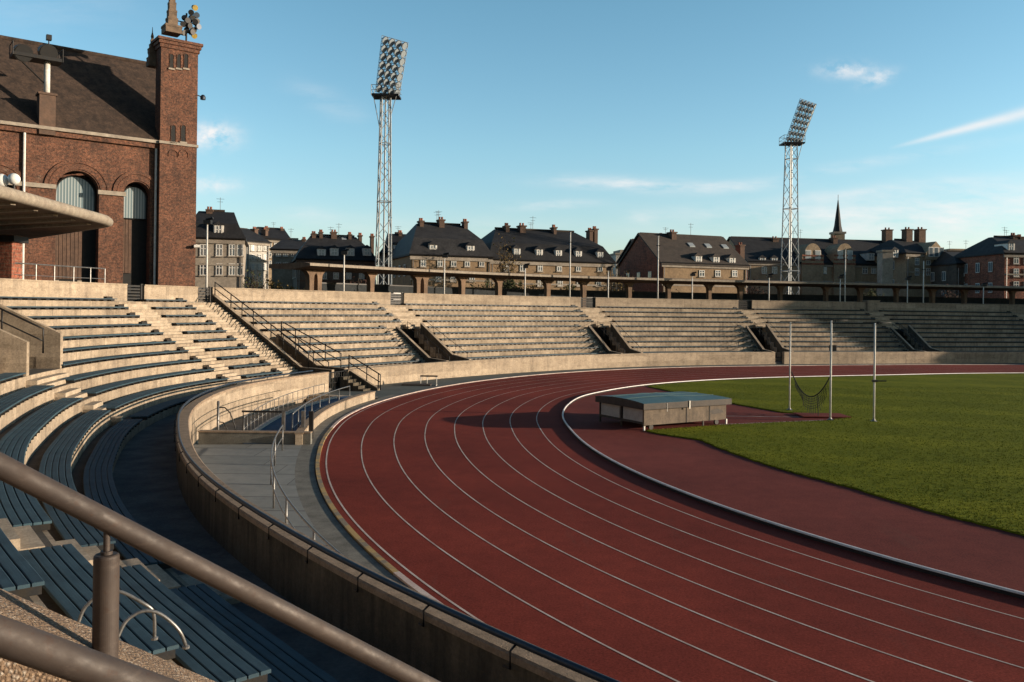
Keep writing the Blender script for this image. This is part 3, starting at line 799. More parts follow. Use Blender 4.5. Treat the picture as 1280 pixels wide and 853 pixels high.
g = MB(); A = [wp(gap0[1] + .1, o, z) for o, z in ((-.01, -.1), (-.01, 1.2), (-2.2, .12), (-2.2, -.1))]; B = [wp(gap0[1] + .36, o, z) for o, z in ((-.01, -.1), (-.01, 1.2), (-2.2, .12), (-2.2, -.1))]
g.face(A); g.face(B[::-1])
for q in range(4): g.face([A[(q + 1) % 4], A[q], B[q], B[(q + 1) % 4]])
g.build('side_wall', M['wallconc'], tw)
g = MB(); g.face([wp(gap0[1] + .096, o, z) for o, z in ((-.01, 0), (-.01, 1.18), (-2.15, .12), (-2.15, 0))]); g.build('shade_face', M['shadeconc'], tw)  # shaded side of the sloping wall painted as a dark sheet
g = MB(); g.sweep([(.5, -.1), (.5, 1.1), (.55, 1.1), (.55, -.1)], gap0[0] - .2, gap0[1] + .2); g.build('dark_passage', M['dark'], tw)

# ------------------------------------------------------------------ parapet on top of the terraces
def gp(xa, xb, lo): return fs(xa, 13.15, 6.0, lo)[0], fs(xb, 13.15, 6.0, lo)[0]
gaps = [gp(159, 180.5, 52), gp(247.5, 266, 60), gp(488, 505, 75), gp(726, 744.5, 95), gp(923, 940, 110), gp(1083, 1098, 125)]
cur = 4
names = ['beige parapet wall at the far left in front of the brick building', 'short beige parapet between the two left gate openings', 'beige parapet from the black stair rail to the first far gate', 'beige parapet between the first and second far gates', 'beige parapet between the second and third far gates', 'beige parapet from third far gate into the shadow', 'parapet wall in shadow at the far right']
for k in range(7):
    e = gaps[k][0] if k < 6 else 186
    t = thing('parapet_wall', names[k], 'wall', wp((cur + e) / 2, PAR_O, 5.4), 'parapet walls along the terrace top')
    g = MB(); g.sweep([(PAR_O, 5.2), (PAR_O, PAR_Z - .08), (PAR_O + .34, PAR_Z - .08), (PAR_O + .34, 5.2)], cur, e, .8); g.build('wall', M['wallconc'], t)
    g = MB(); g.sweep([(PAR_O - .04, PAR_Z - .078), (PAR_O - .04, PAR_Z), (PAR_O + .38, PAR_Z), (PAR_O + .38, PAR_Z - .078)], cur, e, .8); g.build('coping', M['wallconc'], t)
    cur = gaps[k][1] if k < 6 else e
gn = ['dark iron gate in parapet gap below the brick tower', 'black open gate at head of the long black handrail', 'dark slatted gate in parapet at first far stairway', 'dark gate in parapet at second far stairway', 'dark gate in parapet at third far stairway']
for k in range(5):
    a, b = gaps[k]
    t = thing('terrace_gate', gn[k], 'gate', wp((a + b) / 2, PAR_O + .2, 5.42), 'gates in the parapet gaps')
    for side, s in ((0, a + .06), (1, b - .06)):
        g = MB(); g.box(-.07, .07, -.07, .07, 0, 1.12, lambda x, y, z, s=s: tuple(Vector(wp(s + x, PAR_O + .2 + y, 5.42 + z)))); g.build('post', M['iron'], t)
    g = MB()
    for j in range(5): g.sweep([(PAR_O + .18, 5.52 + .2 * j), (PAR_O + .18, 5.64 + .2 * j), (PAR_O + .22, 5.64 + .2 * j), (PAR_O + .22, 5.52 + .2 * j)], a + .13, b - .13)
    g.build('slats', M['iron'], t)
a, b = gaps[5]
t = thing('kiosk_block', 'pale box shaped block on the parapet line between light and shadow', 'block', wp((a + b) / 2, 13.2, 5.4))
g = MB(); g.sweep([(12.9, 5.3), (12.9, 6.65), (13.8, 6.65), (13.8, 5.3)], a, b); g.build('block', M['wallconc'], t)
g = MB(); g.sweep([(12.85, 6.652), (12.85, 6.72), (13.85, 6.72), (13.85, 6.652)], a - .05, b + .05); g.build('lid', M['stairconc'], t)
# concourse deck behind
g = MB(); g.sweep([(12.9, 5.42), (26, 5.42), (26, 5.0), (12.9, 5.0)], 4, 186, 1.2); struct('concourse', g, M['gutter'])
bk = thing('embankment_wall', 'rear wall carrying the upper walkway behind the terraces', 'wall', wp(90, 25.6, 0))
g = MB(); g.sweep([(25.6, -2.3), (25.6, 5.0), (26, 5.0), (26, -2.3)], 4, 186, 1.2); g.build('wall', M['darkstone'], bk)

# ------------------------------------------------------------------ benches
W_ORD = ['lowest', 'second', 'third', 'fourth', 'fifth', 'sixth', 'seventh', 'eighth', 'ninth', 'tenth', 'eleventh']
def bench(i, a, b, label, group, near, endbox=False):
    zc = Z(i); ztop = zc + .17
    t = thing('terrace_bench', label, 'bench', wt((a + b) / 2, O(i) + .25, zc), group)
    step = .5 if near else 1.0
    g = MB()
    n = 5
    for k in range(n):
        o0 = O(i) + k * .146; g.sweep([(o0, ztop - .045), (o0, ztop - .006), (o0 + .008, ztop), (o0 + .118, ztop), (o0 + .127, ztop - .006), (o0 + .127, ztop - .045)] if near else [(o0, ztop - .045), (o0, ztop), (o0 + .125, ztop), (o0 + .125, ztop - .045)], a, b, step, fn=wt)
    g.build('seat_slats', M['bench'], t)
    # one bearer with a row of feet cut into its underside
    g = MB(); pit_, ft = (.62, .09) if near else (.46, .2)
    cells = []; s = a + .06
    while s + pit_ < b: cells += [(s, s + ft, zc + .005), (s + ft, s + pit_, ztop - .085)]; s += pit_
    cells.append((s, min(b - .03, s + ft), zc + .005)); o0, o1, zt = O(i) + .015, O(i) + .62, ztop - .047
    for (sa, sb, z) in cells:
        g.face([wt(sa, o0, zt), wt(sb, o0, zt), wt(sb, o1, zt), wt(sa, o1, zt)]); g.face([wt(sa, o0, z), wt(sb, o0, z), wt(sb, o1, z), wt(sa, o1, z)])
        for o in (o0, o1): g.face([wt(sa, o, z), wt(sb, o, z), wt(sb, o, zt), wt(sa, o, zt)])
    for (sa, sb, z), (_, _, z2) in zip(cells, cells[1:]): g.face([wt(sb, o0, z), wt(sb, o1, z), wt(sb, o1, z2), wt(sb, o0, z2)])
    for q in ((cells[0][0], cells[0][2]), (cells[-1][1], cells[-1][2])): g.face([wt(q[0], o0, q[1]), wt(q[0], o1, q[1]), wt(q[0], o1, zt), wt(q[0], o0, zt)])
    g.build('bearer', M['iron'], t)
    if endbox:
        g = MB(); g.sweep([(O(i) + .12, ztop + .002), (O(i) + .12, ztop + .12), (O(i) + .36, ztop + .12), (O(i) + .36, ztop + .002)], b - .55, b - .2, .2, fn=wt); g.build('end_box', M['iron'], t)
    return t
def find(x, i, lo, hi):
    """arc position of the bench row i seen at a given bearing"""
    best = None
    s = lo
    while s < hi:
        p = wt(s, O(i), Z(i) + .14); e = abs(proj(*p)[0] - x)
        if best is None or e < best[0]: best = (e, s)
        s += .05
    return best[1]
V0R = {0: 46.9, 1: 48.1, 2: 49.1, 3: 49.6, 4: 51.1}
for i in range(0, 4):
    bench(i, (16.5, 22.1, 22.25, 23.7)[i], 26.85, '%s bench row from the front wall, just beyond the brown pipe handrail' % W_ORD[i], 'slatted benches nearest the camera', True)
for i in range(0, 5):
    bench(i, 28.45, 47.4 if i else 48.2, '%s bench row from the front wall on the near left curve' % W_ORD[i], 'slatted benches on the near left curve', True)
for i in range(NR):
    bench(i, V0R.get(i, 51.35) if i else 49.0, 60.4 + .15 * i, '%s row bench from the bottom, left block under the brick building' % W_ORD[i], 'slatted benches of the left block', i < 6, True)
for i in range(NR):
    bench(i, 61.85 + .19 * i, 65.35 + .13 * i, 'short %s row bench between the pale stairs and black handrail stairs' % W_ORD[i], 'short slatted benches between the left stairs', False, i > 0)
SEC = [(lambda i: 69.35 if i > 5 else 69.85 - .1 * (5 - i), lambda i: BL(TR[0], i) if i < 7 else 82.2, 'between black handrail and first dark stairwell'),
       (lambda i: BR(TR[0], i) if i < 7 else 84.6, lambda i: BL(TR[1], i) if i < 7 else 102.2, 'between first and second dark stairwells'),
       (lambda i: BR(TR[1], i) if i < 7 else 104.4, lambda i: BL(TR[2], i) if i < 7 else 119.85, 'between second and third dark stairwells'),
       (lambda i: BR(TR[2], i) if i < 7 else 121.5, lambda i: BL(TR[3], i) if i < 7 else 136.25, 'between third and fourth dark stairwells'),
       (lambda i: BR(TR[3], i) if i < 7 else 138.1, lambda i: 156.9, 'in shadow right of the fourth stairwell')]
for fa, fb, ph in SEC:
    for i in range(1, NR):
        bench(i, fa(i), fb(i), '%s visible bench row from the bottom, %s' % (W_ORD[i - 1], ph), 'slatted benches ' + ph, False, True)

# ------------------------------------------------------------------ things on the field
# padded mat box
Fp = Vector((5.85, 36.8, 0)); ex = Vector((4.35, 2.6, 0)).normalized(); ey = Vector((-ex.y, ex.x, 0))
LX, LY = 5.05, 3.3
def bx(a, b, z): return tuple(Fp + ex * a + ey * b + Vector((0, 0, z)))
mt = thing('mat_cover', 'low beige box with a teal vinyl covered lid on the red infield', 'mat box', bx(LX / 2, LY / 2, 0))
g = MB(); g.box(.06, LX - .06, .05, .11, .22, .93, bx); g.build('front_board', M['board'], mt)
g = MB(); g.box(.0, .1, .0, .1, .2, .93, bx); g.build('corner_post', M['board'], mt)
g = MB(); g.box(.06, LX - .06, LY - .11, LY - .05, .22, .93, bx); g.build('back_board', M['board'], mt)
g = MB(); g.box(LX - .11, LX - .05, .12, LY - .12, .22, .93, bx); g.build('end_board', M['board'], mt)
for k in range(2):
    g = MB(); g.box(.05, .1, .14 + k * (LY / 2), LY / 2 - .12 + k * (LY / 2), .36, .9, bx); g.build('side_panel', M['whiteboard'], mt)
g = MB(); g.box(.02, .06, .02, LY - .02, .26, .36, bx); g.build('side_rail', M['vinylside'], mt)
g = MB(); g.box(.12, LX - .12, .12, LY - .12, .25, .9, bx); g.build('mat_core', M['dark'], mt)
for (a, b, m) in ((.0, .0, 'white'), (3.5, .02, 'vinylside'), (LX - .1, .0, 'white'), (.0, LY - .1, 'vinylside'), (.0, LY / 2 - .05, 'vinylside'), (LX - .1, LY - .1, 'vinylside')):
    g = MB(); g.box(a + .015, a + .085, b + .015, b + .085, 0, .93 if (a < .1 and b > .1) else .24, bx); g.build('leg', M[m], mt)
lid = [(-.12, -.12), (LX + .12, -.12), (LX + .12, LY + .12), (-.12, LY + .12)]
g = MB()
nu, nv = 14, 10
def lz(a, b):
    u = a / LX; v = b / LY
    return 1.2 + .10 * math.sin(PI * min(max(v, 0), 1)) ** .8 + .05 * math.sin(u * 5) * math.sin(PI * v) + (.03 if abs(u - .5) < .06 else 0)
grid = [[bx(-.12 + (LX + .24) * i / nu, -.12 + (LY + .24) * j / nv, lz(LX * i / nu, LY * j / nv)) for j in range(nv + 1)] for i in range(nu + 1)]
for i in range(nu):
    for j in range(nv): g.face([grid[i][j], grid[i + 1][j], grid[i + 1][j + 1], grid[i][j + 1]])
g.build('lid', M['vinyl'], mt, smooth=True)
g = MB()
ringp = [(i, 0) for i in range(nu)] + [(nu, j) for j in range(nv)] + [(i, nv) for i in range(nu, 0, -1)] + [(0, j) for j in range(nv, 0, -1)]
for (i, j), (i2, j2) in zip(ringp, ringp[1:] + ringp[:1]):
    a, b = grid[i][j], grid[i2][j2]; g.face([a, b, (b[0], b[1], .93), (a[0], a[1], .93)])
g.face([bx(a, b, .93) for a, b in lid])
g.build('skirt', M['vinylside'], mt)
for q in (LX * .5, LX * .78):
    g = MB(); g.box(q - .025, q + .025, .028, .049, .22, .93, bx); g.build('board_rib', M['vinylside'], mt)
g = MB(); n = 14; g.face([bx(4.35 + .42 * math.cos(2 * PI * k / n) * (1 + .25 * math.sin(3 * k)), .044, .62 + .12 * math.sin(2 * PI * k / n) * (1 + .2 * math.cos(2 * k))) for k in range(n)]); g.build('dark_stain', M['vinylside'], mt)
for q in (1.2,):
    g = MB(); g.tube([bx(q, -.125, 1.18), bx(q, -.14, .8)], .012, 5); g.build('cord', M['white'], mt)
for a, b in ((.5, .1), (LX - .6, .1)):
    g = MB(); g.tube([bx(a, b, .12), bx(a, b + .09, .12)], .12, 14); g.build('wheel', M['iron'], mt)
for q in (.33, .66):
    g = MB(); g.tube([bx(-.1 + (LX + .2) * i / 12, LY * q, lz(LX * i / 12, LY * q) + .012) for i in range(13)], .022, 5); g.build('lid_seam', M['vinyl'], mt)
g = MB(); g.box(LX / 2 - .03, LX / 2 + .03, -.16, -.121, .86, 1.22, bx); g.build('strap', M['white'], mt)
# tall thin throwing cage posts
posts = [(14.9, 44.9, 4.75, 'leftmost of three slim tall posts on the grass, at the red runway end', .045), (15.6, 41.0, 4.89, 'middle slim tall post on the grass, at the corner of the red runway', .05), (17.6, 40.7, 4.8, 'rightmost slim post, standing alone on the grass with a small clamp', .05)]
for X, Y, h, lb, r in posts:
    t = thing('cage_post', lb, 'post', (X, Y, 0), 'tall posts of the throwing cage')
    g = MB(); g.tube([(X, Y, -.05), (X, Y, h)], r, 10, r2=r * .85); g.build('pole', M['white'], t, smooth=True)
    g = MB(); g.tube([(X - .55, Y + .1, h + .02), (X + .75, Y - .1, h + .03)], .02, 6); g.tube([(X + .2, Y, h + .03), (X + .2, Y, h - .08)], .025, 6); g.build('cross_arm', M['iron'], t, smooth=True)
    g = MB(); g.lathe((X, Y, 0), [(.16, 0), (.16, .06), (.08, .09), (.06, .16)], 12); g.build('foot', M['galv'], t)
    if X > 17:
        g = MB(); g.box(X - .12, X + .12, Y - .1, Y + .02, 1.95, 2.05); g.tube([(X + .1, Y - .05, 2.0), (X + .55, Y - .08, 2.01)], .03); g.build('clamp', M['iron'], t)
# sagging net between the two left posts
nt_ = thing('throwing_net', 'dark sagging net hung between the two left posts', 'net', (15.3, 43, 1))
g = MB(); A = Vector((14.95, 44.8, 2.1)); B = Vector((15.6, 41.1, 2.15)); rope = []
for i in range(25):
    q = i / 24; p = A.lerp(B, q); sag = 1.15 * (4 * q * (1 - q)); rope.append((p.x, p.y, p.z - sag))
g.tube(rope, .03, 6); g.build('rope', M['net'], nt_)
g = MB()
for i in range(2, 23):
    p = rope[i]; q = i / 24
    g.tube([p, (p[0] - .1 + .2 * q, p[1] - .2 + .1 * math.sin(i), max(.1, p[2] - .9 * max(0, math.sin(PI * (q - .05))) * (1.0 if q > .3 else .6)))], .012, 4)
for lv in (.12, .24, .36, .48, .6):
    g.tube([(p[0], p[1] - lv * .15, max(.1, p[2] - lv * (1.0 if i / 24 > .3 else .6))) for i, p in enumerate(rope) if 2 <= i <= 22], .012, 4)
g.tube([rope[17], (rope[17][0], rope[17][1] - .1, .08)], .02, 5)
g.build('mesh', M['net'], nt_)
t = tag(bpy.data.objects.new('x', None)) if False else None
g = MB(); g.box(14.6, 17.0, 41.9, 43.4, .052, .09); g.build('throwing_board', M['dzone']); tag(bpy.data.objects['throwing_board'], 'red surfaced throwing platform by the foot of the slim posts', 'platform')
# hurdle and dark mat near the wall
hp = Vector(unproj(536, 482, z=0))
t = thing('hurdle', 'small white legged hurdle standing by the far wall', 'hurdle', tuple(hp))
g = MB(); g.box(hp.x - .58, hp.x + .58, hp.y - .03, hp.y + .03, .58, .68); g.build('top_bar', M['vinylside'], t)
for dx in (-.55, -.12, .52):
    g = MB(); g.tube([(hp.x + dx, hp.y, 0), (hp.x + dx, hp.y, .6)], .025); g.tube([(hp.x + dx, hp.y - .4, .03), (hp.x + dx, hp.y + .3, .03)], .025); g.build('leg', M['white'], t, smooth=True)
q = Vector(unproj(522, 482, z=0)); g = MB(); g.box(q.x - 1.0, q.x + .9, q.y - .5, q.y + .5, .005, .12); o = g.build('board', M['vinylside']); tag(o, 'dark flat board lying on the grey path beside the hurdle', 'board')
# dark speaker box on the far terrace
q = fs(1031, 2.6, 1.2, 120)[0]
t = thing('loudspeaker', 'small black box standing on the lowest far bench rows', 'loudspeaker', wp(q, 2.4, 1.2))
c = Vector(wp(q, 1.2, 1.22)); g = MB(); g.box(c.x - .32, c.x + .32, c.y - .2, c.y + .2, 1.26, 1.85); g.build('cabinet', M['iron'], t, bevel=.02)
g = MB(); g.box(c.x - .26, c.x + .26, c.y - .215, c.y - .201, 1.32, 1.79); g.build('grille', M['dark'], t)
g = MB(); g.tube([(c.x, c.y, 1.2), (c.x, c.y, 1.27)], .1); g.build('foot', M['iron'], t)

# ------------------------------------------------------------------ foreground stair parapet and pipe handrail
dv = Vector((.775, .632, 0)); nv_ = Vector((.632, -.775, 0)); SL = .70
sc = 2.2
P0 = Vector((-.607 * sc, sc, H - .197 * sc))
def fr(t, b, z): return tuple(P0 + dv * t + nv_ * b + Vector((0, 0, -SL * t + z)))
ph_ = thing('pipe_handrail', 'thick worn brown pipe handrail crossing the lower left foreground', 'handrail', fr(0, 0, 0))
g = MB(); g.tube([fr(t / 10 - 1.2, 0, 0) for t in range(0, 40)], .0305, 32); g.build('top_rail', M['pipe'], ph_, smooth=True)
tp = .119 * sc
foot = Vector(fr(tp, 0, 0))
g = MB(); g.lathe((foot.x, foot.y, foot.z - .9), [(.034, 0), (.034, .797), (.0325, .803), (.029, .806)], 40); g.build('post', M['pipe'], ph_)
g = MB(); g.lathe((foot.x, foot.y, foot.z - .095), [(.016, 0), (.016, .010), (.009, .0102), (.009, .07)], 24); g.build('pin', M['pipe'], ph_)
# lower pipe on the near side
Q0 = Vector(unproj(0, 795, d=1.62)); 
ql = thing('lower_handrail', 'thick dark brown pipe handrail cutting across the bottom left corner', 'handrail', tuple(Q0))
g = MB(); g.tube([tuple(Q0 + dv * t / 10 * 1 + Vector((0, 0, -SL * .93 * t / 10))) for t in range(-12, 18)], .034, 24); g.build('top_rail', M['pipe'], ql, smooth=True)
for tt in (-.9, 1.4):
    c = Q0 + dv * tt + Vector((0, 0, -SL * .93 * tt)); g = MB(); g.tube([(c.x, c.y, c.z - 1.0), tuple(c)], .03, 16); g.build('post', M['pipe'], ql, smooth=True)
# rough concrete parapet
D0 = sc * 1.12
E0 = Vector(unproj(0, 733, d=D0))
pa = thing('stair_parapet', 'rough sunlit aggregate concrete parapet under the brown pipe handrails', 'parapet', tuple(E0))
g = MB()
N = 60
rows = []
for i in range(N + 1):
    t = -1.2 + 3.6 * i / N; c = E0 + dv * t + Vector((0, 0, -SL * t))
    rows.append([tuple(c + nv_ * b + Vector((0, 0, z))) for b, z in ((0, -1.6), (0, -.05), (.012, -.012), (.03, 0), (.5, -.005), (.52, -.02), (.53, -1.6))])
for a, b in zip(rows, rows[1:]):
    for k in range(6): g.face([a[k], a[k + 1], b[k + 1], b[k]])
g.face(rows[0][::-1]); g.face(rows[-1]); g.build('wall', M['rough'], pa)
# hoops at the bench ends
def hoop(px, d, label, w, hgt):
    c = [Vector(unproj(x, y, d=d)) for x, y in px]
    t = thing('grab_hoop', label, 'grab rail', tuple(c[0]), 'steel hoops at the near bench ends')
    P = []
    for a, b in zip(c, c[1:]):
        for k in range(4): P.append(tuple(a.lerp(b, k / 4)))
    P.append(tuple(c[-1]))
    # smooth the corners
    for _ in range(3): P = [P[0]] + [tuple((Vector(P[i - 1]) + Vector(P[i]) * 2 + Vector(P[i + 1])) / 4) for i in range(1, len(P) - 1)] + [P[-1]]
    # lean the loop back along the row so that it has depth
    n = len(P); P = [(p[0] + .06 * math.sin(PI * i / (n - 1)), p[1] + .3 * (i / (n - 1)), p[2]) for i, p in enumerate(P)]
    g = MB(); g.tube(P, .017, 10); g.build('hoop', M['galv'], t, smooth=True)
    for q in (P[0], P[-1]):
        g = MB(); g.lathe((q[0], q[1], q[2] - .02), [(.035, 0), (.035, .02), (.02, .03)], 10); g.build('flange', M['galv'], t)
hoop([(97, 782), (98, 760), (118, 742), (135, 745), (165, 765), (176, 775), (177, 812)], 8.3, 'slim bent steel hoop by the bench ends, left one behind the brown post', .3, .4)
hoop([(146, 800), (148, 778), (163, 768), (182, 774), (208, 800), (217, 824)], 7.9, 'slim bent steel hoop by the bench ends, right one below the handrail', .3, .4)
# small concrete blocks in the gap of the near rows
g = MB(); 
# ------------------------------------------------------------------ long canopy behind the terraces
c0 = fs(372, 16.5, 8.6, 60)[0]
cn = thing('long_canopy', 'long low canopy on flared brown columns behind the terraces', 'canopy', wp(110, 17, 5.4))
ZC = 8.35
g = MB(); g.sweep([(14.9, ZC + .26), (14.9, ZC + .46), (15.6, ZC + .58), (20.5, ZC + .5), (20.5, ZC + .15), (17.5, ZC - .02)], c0, 186, 1.2); g.build('roof_slab', M['canopy'], cn)
g = MB(); g.sweep([(14.84, ZC + .27), (14.84, ZC + .5), (14.898, ZC + .5), (14.898, ZC + .27)], c0, 186, 1.2); g.build('fascia', M['canopyrim'], cn)
colx = [387, 397, 463, 521, 530, 577, 623, 684, 729, 786, 835, 886, 925, 975, 1032, 1075, 1120, 1165, 1205, 1265]
for x in colx:
    r_ = fs(x, 17.2, 6.5, 60)
    if not r_: continue
    s = r_[0]; g = MB()
    L = [(.17, 5.4), (.18, 7.4), (.22, 7.9), (.34, 8.12), (.58, ZC + .0)]
    poly = [(-w, z) for w, z in L] + [(w, z) for w, z in L[::-1]]
    def cm(a, b, z, s=s): return wp(s + a, b, z)
    g.prism(poly, 16.9, 17.5, cm); g.build('column', M['canopy'], cn)
# glazing / fence between the columns
fe = thing('concourse_fence', 'dark mesh fence running behind the canopy columns', 'fence', wp(110, 19.8, 5.4))
g = MB(); g.sweep([(19.8, 6.55), (19.8, 6.62), (19.86, 6.62), (19.86, 6.55)], c0 + 1, 186, 1.2); g.sweep([(19.8, 5.95), (19.8, 6.0), (19.86, 6.0), (19.86, 5.95)], c0 + 1, 186, 1.2); g.build('rail', M['galv'], fe)
g = MB(); s = c0 + 1
while s < 186:
    g.bar(wp(s, 19.83, 5.4), wp(s, 19.83, 6.6), .012, 4); s += .35
g.build('bars', M['iron'], fe)
g = MB(); s = c0 + 1
while s < 186:
    g.bar(wp(s, 19.83, 5.4), wp(s, 19.83, 6.9), .035, 6); s += 3.2
g.build('posts', M['iron'], fe)
hb = thing('back_parapet', 'low beige wall on the concourse behind the canopy columns', 'wall', wp(86, 22, 5.4))
g = MB(); g.sweep([(22.5, 5.3), (22.5, 6.35), (22.8, 6.35), (22.8, 5.3)], c0 + 2, 150, 1.2); g.build('wall', M['darkstone'], hb)
gz_ = thing('concourse_screen', 'dark low screen behind the canopy columns', 'screen', wp(112, 20.2, 5.4))
g = MB(); g.sweep([(20.2, 5.4), (20.2, 7.3), (20.25, 7.3), (20.25, 5.4)], c0 + 3, 186, 1.2); g.build('panels', M['smoked'], gz_)
g = MB(); g.sweep([(20.14, 7.3), (20.14, 7.42), (20.3, 7.42), (20.3, 7.3)], c0 + 3, 186, 1.2); g.build('frame', M['iron'], gz_)

# light poles along the parapet
poles = [(258, 280, 357, 'left pole in front of the pale house beside the brick tower'), (429.5, 318, 364, 'first short pole left of the left floodlight mast'), (555, 322, 370, 'short pole in front of the roof with three chimneys'), (656, 335, 372, 'short pole below the left end of the long mansard roof'), (712, 290, 373, 'tall thin pole in front of the middle of the long mansard roof'), (760, 338, 374, 'short pole at the right end of the long mansard roof'), (822, 295, 376, 'tall thin pole just left of the red brick gable'), (865, 345, 377, 'short pole under the red gable house skylights'), (961, 347, 378.5, 'short pole left of the right floodlight mast'), (1050, 348, 380.5, 'short pole right of the right floodlight mast'), (1056, 312, 380.5, 'taller pole below the church spire'), (1134, 350, 382, 'short pole in front of the tan gabled house'), (1154, 326, 382.5, 'tall pole at the right side of the tan gabled house'), (1229, 358, 383.5, 'short pole near the right edge before dark brick houses')]
for x, yt, yb, lb in poles:
    rr = [q for q in fs(x, 13.75, 6.0, 58)]
    if not rr: continue
    b = wp(rr[0], 13.75, 5.4); top = unproj(x, yt, d=b[1])[2]
    tall = (yb - yt) > 55
    t = thing('lamp_pole', 'slim white ' + lb, 'pole', b, 'slim poles standing along the parapet')
    g = MB(); g.tube([b, (b[0], b[1], top)], .075 if not tall else .085, 8, r2=.055); g.build('pole', M['white'], t, smooth=True)
    g = MB()
    if not tall or x == 258: g.box(b[0] - .22, b[0] + .3, b[1] - .2, b[1] + .2, top - .02, top + .26); g.tube([(b[0] - .1, b[1], top + .3), (b[0] + .45, b[1] - .1, top + .42)], .09)
    else: g.tube([(b[0] - .22, b[1], top - 1.1), (b[0] + .22, b[1], top - 1.1)], .06); g.lathe((b[0], b[1], top - .02), [(.09, 0), (.09, .1), (.03, .14)], 8)
    g.build('lamp_head', M['iron'], t)
    g = MB(); g.box(b[0] - .14, b[0] + .14, b[1] - .14, b[1] + .14, 5.41, 5.5); g.build('foot', M['galv'], t)

